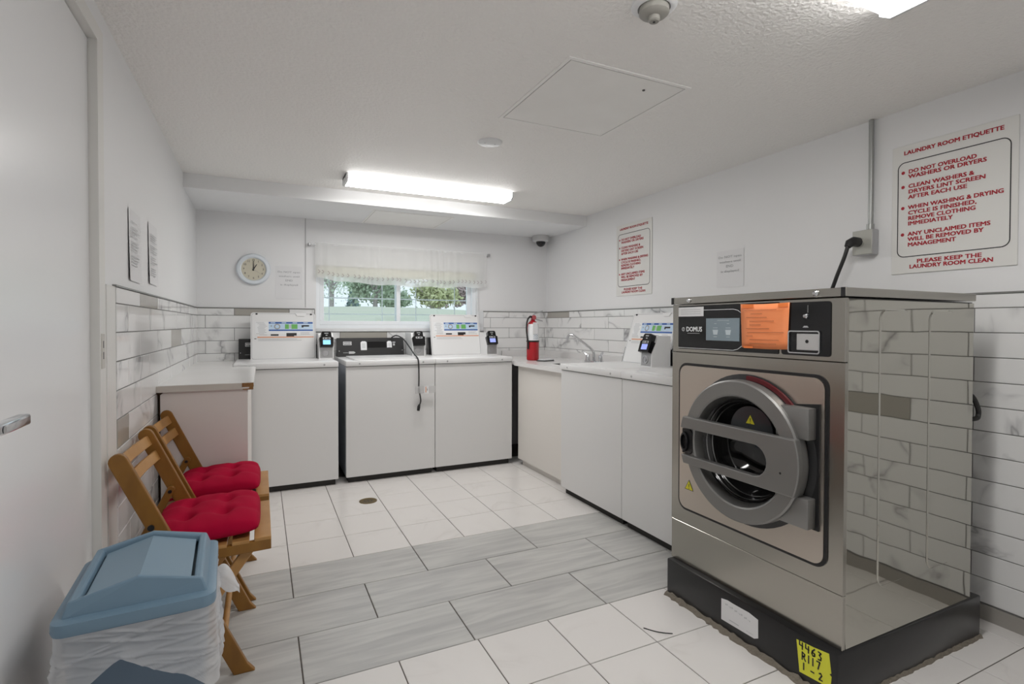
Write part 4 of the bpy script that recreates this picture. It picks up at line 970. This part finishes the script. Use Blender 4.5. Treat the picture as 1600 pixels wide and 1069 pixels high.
def cushion(label, loc, W_, seed):
    t = thing('seat_cushion', label, 'cushion', loc, 0, 'red seat cushions')
    nx, ny = 40, 40; hx, hy = .172, W_ / 2 - .026; top = []; bot = []; rr = random.Random(seed); fs = []
    tf = [(-.38, -.36), (-.38, .36), (.32, -.36), (.32, .36)]
    for j in range(ny + 1):
        for i in range(nx + 1):
            u, v = 2 * i / nx - 1, 2 * j / ny - 1
            # pull the square outline in a little at the corners
            su = u * (1 - .05 * v * v * v * v); sv = v * (1 - .05 * u ** 4)
            e = max(0., 1 - abs(u) ** 5) ** .45 * max(0., 1 - abs(v) ** 5) ** .45
            z = .052 * e
            for a_, b_ in tf:
                r2 = ((u - a_) ** 2 + (v - b_) ** 2); z -= .022 * math.exp(-r2 / .018) * e
            for a_ in (-.38, .32): z -= .006 * math.exp(-((u - a_) ** 2) / .012) * e
            for b_ in (-.36, .36): z -= .005 * math.exp(-((v - b_) ** 2) / .012) * e
            z += .003 * math.sin(u * 9 + v * 3 + seed) * math.sin(v * 7 + seed) * e
            top.append((su * hx, sv * hy, .028 + z)); bot.append((su * hx, sv * hy, .028 - .026 * e))
    n = len(top)
    for j in range(ny):
        for i in range(nx): k = j * (nx + 1) + i; fs += [(k, k + 1, k + nx + 2, k + nx + 1), (n + k, n + k + nx + 1, n + k + nx + 2, n + k + 1)]
    m = MB().add(top + bot, fs); o = m.build('pad', CRIMSON, t, smooth=True, fix=False, angle=180)
    bm = bmesh.new(); bm.from_mesh(o.data); bmesh.ops.remove_doubles(bm, verts=bm.verts, dist=.0004); bmesh.ops.recalc_face_normals(bm, faces=bm.faces); bm.to_mesh(o.data); bm.free()
    for a_, b_ in tf: MB().lathe([(0, .004), (.006, .002), (.007, 0)], 10, M=Matrix.Translation((a_ * hx, b_ * hy, .050))).build('tuft_button', CRIMSON, t, smooth=True)
    for s in (-1, 1): MB().tube(spline([(-hx + .01, s * (hy - .02), .03), (-hx - .02, s * (hy + .0), .02), (-hx - .03, s * (hy - .01), -.05), (-hx - .025, s * (hy - .02), -.10)]), .005, 6).build('tie', CRIMSON, t, smooth=True)
    t.rotation_euler = (0, -.045, 0)
    return t
CH = ((-.785, .470, 'wooden folding chair nearer the blue bin'), (-.262, .455, 'wooden folding chair nearer the side counter'))
for (y, W_, lb), cl, sd_ in zip(CH, ('crimson tufted cushion on the chair nearer the blue bin', 'crimson tufted cushion on the chair nearer the side counter'), (1, 4)):
    chair(lb, (-.300, y, 0), W_); cushion(cl, (-.300, y + W_ / 2, .4555), W_, sd_)

# ------------------------------------------------------------------ waste bin with liner
BX0, BX1, BY0, BY1, BZ = -.522, -.232, -1.466, -1.120, .606
t = thing('waste_bin', 'blue plastic waste bin with swing lid and white liner', 'waste bin', ((BX0 + BX1) / 2, (BY0 + BY1) / 2, 0), .05); bx, by = (BX1 - BX0) / 2, (BY1 - BY0) / 2
def loft(levels, r, seg=6, caps=(True, True)):
    vs = []; fs = []; c = None
    for hx, hy, z in levels:
        p = rrect(-hx, -hy, hx, hy, min(r, hx * .9), seg); c = len(p); vs += [(a_[0], a_[1], z) for a_ in p]
    for k in range(len(levels) - 1): fs += [(k * c + q, k * c + (q + 1) % c, (k + 1) * c + (q + 1) % c, (k + 1) * c + q) for q in range(c)]
    if caps[0]: fs.append(tuple(range(c - 1, -1, -1)))
    if caps[1]: fs.append(tuple((len(levels) - 1) * c + q for q in range(c)))
    return vs, fs
MB().add(*loft([(bx * .70, by * .72, 0), (bx * .93, by * .94, BZ - .03), (bx * .93, by * .94, BZ - .02)], .03)).build('bin_body', BIND, t, smooth=True)
MB().add(*loft([(bx + .002, by + .002, BZ - .030), (bx + .004, by + .004, BZ - .022), (bx + .003, by + .003, BZ - .004), (bx - .006, by - .006, BZ), (bx - .022, by - .022, BZ + .001)], .028, caps=(True, True))).build('lid_rim', BINL, t, smooth=True)
# gabled dome with sunk flap
def gable(hx, hy, ze, zr, dz=0.): return [(-hx, -hy, ze + dz), (0, -hy, zr + dz), (hx, -hy, ze + dz), (hx, hy, ze + dz), (0, hy, zr + dz), (-hx, hy, ze + dz)]
z0 = BZ; ze, zr = BZ + .030, BZ + .058; b0 = (bx - .014, by - .018); b1 = (bx - .024, by - .026); b2 = (bx - .040, by - .040); b3 = (bx - .043, by - .043)
vs = [(-b0[0], -b0[1], z0), (0, -b0[1], z0), (b0[0], -b0[1], z0), (b0[0], b0[1], z0), (0, b0[1], z0), (-b0[0], b0[1], z0)] + gable(*b1, ze, zr) + gable(*b2, ze, zr) + gable(*b3, ze - .016, zr - .016)
fs = [(k * 6 + q, k * 6 + (q + 1) % 6, (k + 1) * 6 + (q + 1) % 6, (k + 1) * 6 + q) for k in range(3) for q in range(6)]
dm = soft(MB().add(vs, fs).build('lid_dome', BINL, t), .004)
g1 = gable(b3[0] - .005, b3[1] - .004, ze - .008, zr - .008); g2 = gable(b3[0] - .005, b3[1] - .004, ze - .014, zr - .014)
MB().add(g1 + g2, [(0, 1, 4, 5), (1, 2, 3, 4), (6, 11, 10, 7), (7, 10, 9, 8)] + [(q, (q + 1) % 6, 6 + (q + 1) % 6, 6 + q) for q in range(6)]).build('swing_flap', mat('bin_flap_blue', (.20, .30, .385), .42), dm)
# liner
per = rrect(-bx * .965, -by * .975, bx * .965, by * .975, .03, 8); 
# resample outline evenly
def resample(p, n):
    L_ = [0.]; 
    for a_, b_ in zip(p, p[1:] + p[:1]): L_.append(L_[-1] + math.dist(a_, b_))
    out = []
    for k in range(n):
        s = L_[-1] * k / n; i = max(q for q in range(len(L_) - 1) if L_[q] <= s); f_ = (s - L_[i]) / max(1e-9, L_[i + 1] - L_[i]); a_ = p[i]; b_ = p[(i + 1) % len(p)]
        out.append((a_[0] + (b_[0] - a_[0]) * f_, a_[1] + (b_[1] - a_[1]) * f_))
    return out
rb = random.Random(21); BAGW = [(rb.random(), rb.uniform(.03, .19), rb.uniform(-.35, .35), rb.uniform(.003, .007), rb.uniform(.0015, .0042), rb.uniform(.05, .16)) for _ in range(95)]
N, K = 320, 60; ol = resample(per, N); vs = []; fs = []
for j in range(K + 1):
    v = j / K
    for k in range(N):
        x, y = ol[k]; L_ = math.hypot(x, y); an = math.atan2(y, x)
        fx_ = x / bx
        drop = .165 + .010 * math.sin(an * 5 + 1)
        if y < -by * .6: drop = .066 + .105 * min(1, abs(fx_ + .15)) ** 1.1 + .004 * math.sin(x * 60)      # the front edge rises to the middle
        z = BZ - .030 - drop * v
        sp_ = k / N
        tension = 0.
        for c0, cz, sl, wd, am, ln in BAGW:
            ds = (sp_ - c0 + .5) % 1. - .5
            if abs(ds) < ln: tension += am * max(0., 1 - abs(z - (BZ - cz + sl * ds)) / wd) ** 1.5 * (1 - (ds / ln) ** 2)
        out = 1 + (.008 + tension * (1.2 if v > .05 else .2) + .014 * v ** 2.0 + .003 * v * math.sin(an * 17 + 4 * v)) / L_ * 1.0
        vs.append((x * out, y * out, z))
for j in range(K):
    for k in range(N): fs.append((j * N + k, j * N + (k + 1) % N, (j + 1) * N + (k + 1) % N, (j + 1) * N + k))
MB().add(vs, fs).build('liner_bag', BAGM, t, smooth=True, fix=False, angle=180)
# gathered knot of the bag on the right
vs = []; fs = []; n1, n2 = 14, 24
for i in range(n1 + 1):
    u = i / n1; c_ = Vector((bx + .004 + .050 * u, by * .35 - .05 * u, BZ - .060 - .028 * u * u)); r_ = .030 * math.sin(PI * min(.94, u * .85 + .18)) ** .7
    for k in range(n2):
        a_ = 2 * PI * k / n2; q = r_ * (1 + .16 * math.sin(a_ * 5 + 3 * u)); vs.append((c_.x, c_.y + q * 1.25 * math.cos(a_), c_.z + q * .95 * math.sin(a_)))
for i in range(n1):
    for k in range(n2): fs.append((i * n2 + k, i * n2 + (k + 1) % n2, (i + 1) * n2 + (k + 1) % n2, (i + 1) * n2 + k))
fs.append(tuple(n1 * n2 + k for k in range(n2)))
MB().add(vs, fs).build('bag_knot', BAGM, t, smooth=True, fix=False, angle=180)

# ------------------------------------------------------------------ small things on the floor
t = thing('floor_drain', 'round brass floor drain in the white tiles', 'drain', (.535, .855, 0))
MB().lathe([(.060, .0), (.060, .003), (.052, .004), (.046, .002), (.0, .0015)], 32).build('ring', BRASS, t, smooth=True)
m = MB(); L = frame((0, 0, .002), (1, 0, 0), (0, 1, 0)); 
for k in range(8): m.disc(L, .026 * math.cos(k * PI / 4), .026 * math.sin(k * PI / 4), .006, .0008)
m.disc(L, 0, 0, .008, .0008); m.build('drain_holes', BLACK, t)
t = tag(MB().tube(spline([(1.252, -1.165, .002), (1.275, -1.20, .002), (1.30, -1.225, .002), (1.330, -1.245, .002)]), .0018, 6).build('hair_pin', RUBBER, smooth=True), 'thin dark hair pin lying on the white floor tiles', 'hair pin')

# ------------------------------------------------------------------ outdoors: bank of grass and trees beyond the window
vs = []; fs = []; nx, ny = 24, 24
for j in range(ny + 1):
    for i in range(nx + 1):
        x = -14 + 50 * i / nx; y = YB + .30 + 40 * j / ny
        vs.append((x, y, 1.05 + .055 * min(y - YB, 12) + .08 * math.sin(x * .5) * min(1, (y - YB) / 8)))
for j in range(ny):
    for i in range(nx): k = j * (nx + 1) + i; fs.append((k, k + 1, k + nx + 2, k + nx + 1))
tag(MB().add(vs, fs).build('lawn', GRASS, smooth=True, fix=False), 'pale green grassy bank rising outside the window', 'lawn')
def tree(label, x, y, hgt, rad, mt, n, kind='round', seed=0):
    z0 = 1.05 + .055 * min(y - YB, 12); t = thing('tree', label, 'tree', (x, y, z0 - .1), 0, 'trees outside the window'); rr = random.Random(seed)
    m = MB(); m.tube([(0, 0, 0), (.05, 0, hgt * .35), (-.05, .05, hgt * .7), (0, 0, hgt * .93)], [.16, .12, .07, .02], 7)
    nb = 26 if kind == 'bare' else 9
    tips = []
    for k in range(nb):
        z = hgt * rr.uniform(.22, .75); a_ = rr.uniform(0, 2 * PI); l_ = rad * rr.uniform(.55, 1.1)
        p0 = Vector((0, 0, z)); p1 = p0 + Vector((math.cos(a_) * l_ * .5, math.sin(a_) * l_ * .5, l_ * .55)); p2 = p0 + Vector((math.cos(a_) * l_, math.sin(a_) * l_, l_ * 1.2))
        if kind != 'cone': m.tube([p0, p1, p2], [.05, .03, .010], 5); tips.append((p1, p2))
    if kind == 'bare':
        for p1, p2 in tips:
            for q in range(4):
                c_ = p1.lerp(p2, rr.random()); m.tube([c_, c_ + Vector((rr.uniform(-.5, .5), rr.uniform(-.5, .5), rr.uniform(.2, .8)))], [.016, .006], 4)
    m.build('trunk', BARK, t, smooth=True)
    m = MB()
    cl = [(Vector((rr.gauss(0, .42), rr.gauss(0, .42), rr.gauss(0, .42)))) for _ in range(14)]
    for k in range(n):
        if kind == 'cone':
            u = rr.random() ** .7; z = hgt * (.08 + .92 * (1 - u)); r_ = rad * u * rr.uniform(.3, 1); a_ = rr.uniform(0, 2 * PI); c_ = Vector((r_ * math.cos(a_), r_ * math.sin(a_), z))
        else:
            q = rr.choice(cl); c_ = Vector((q.x * rad + rr.gauss(0, rad * .22), q.y * rad + rr.gauss(0, rad * .22), hgt * .26 + abs(q.z) * hgt * .42 + rr.gauss(0, rad * .2)))
        s = .13 if kind != 'bare' else .06; a_ = Vector((rr.gauss(0, 1), rr.gauss(0, 1), rr.gauss(0, 1))).normalized() * s; b_ = a_.orthogonal().normalized() * s * .7
        c_.z = max(c_.z, .15); m.add([c_ - a_, c_ + b_, c_ + a_, c_ - b_], [(0, 1, 2, 3)])
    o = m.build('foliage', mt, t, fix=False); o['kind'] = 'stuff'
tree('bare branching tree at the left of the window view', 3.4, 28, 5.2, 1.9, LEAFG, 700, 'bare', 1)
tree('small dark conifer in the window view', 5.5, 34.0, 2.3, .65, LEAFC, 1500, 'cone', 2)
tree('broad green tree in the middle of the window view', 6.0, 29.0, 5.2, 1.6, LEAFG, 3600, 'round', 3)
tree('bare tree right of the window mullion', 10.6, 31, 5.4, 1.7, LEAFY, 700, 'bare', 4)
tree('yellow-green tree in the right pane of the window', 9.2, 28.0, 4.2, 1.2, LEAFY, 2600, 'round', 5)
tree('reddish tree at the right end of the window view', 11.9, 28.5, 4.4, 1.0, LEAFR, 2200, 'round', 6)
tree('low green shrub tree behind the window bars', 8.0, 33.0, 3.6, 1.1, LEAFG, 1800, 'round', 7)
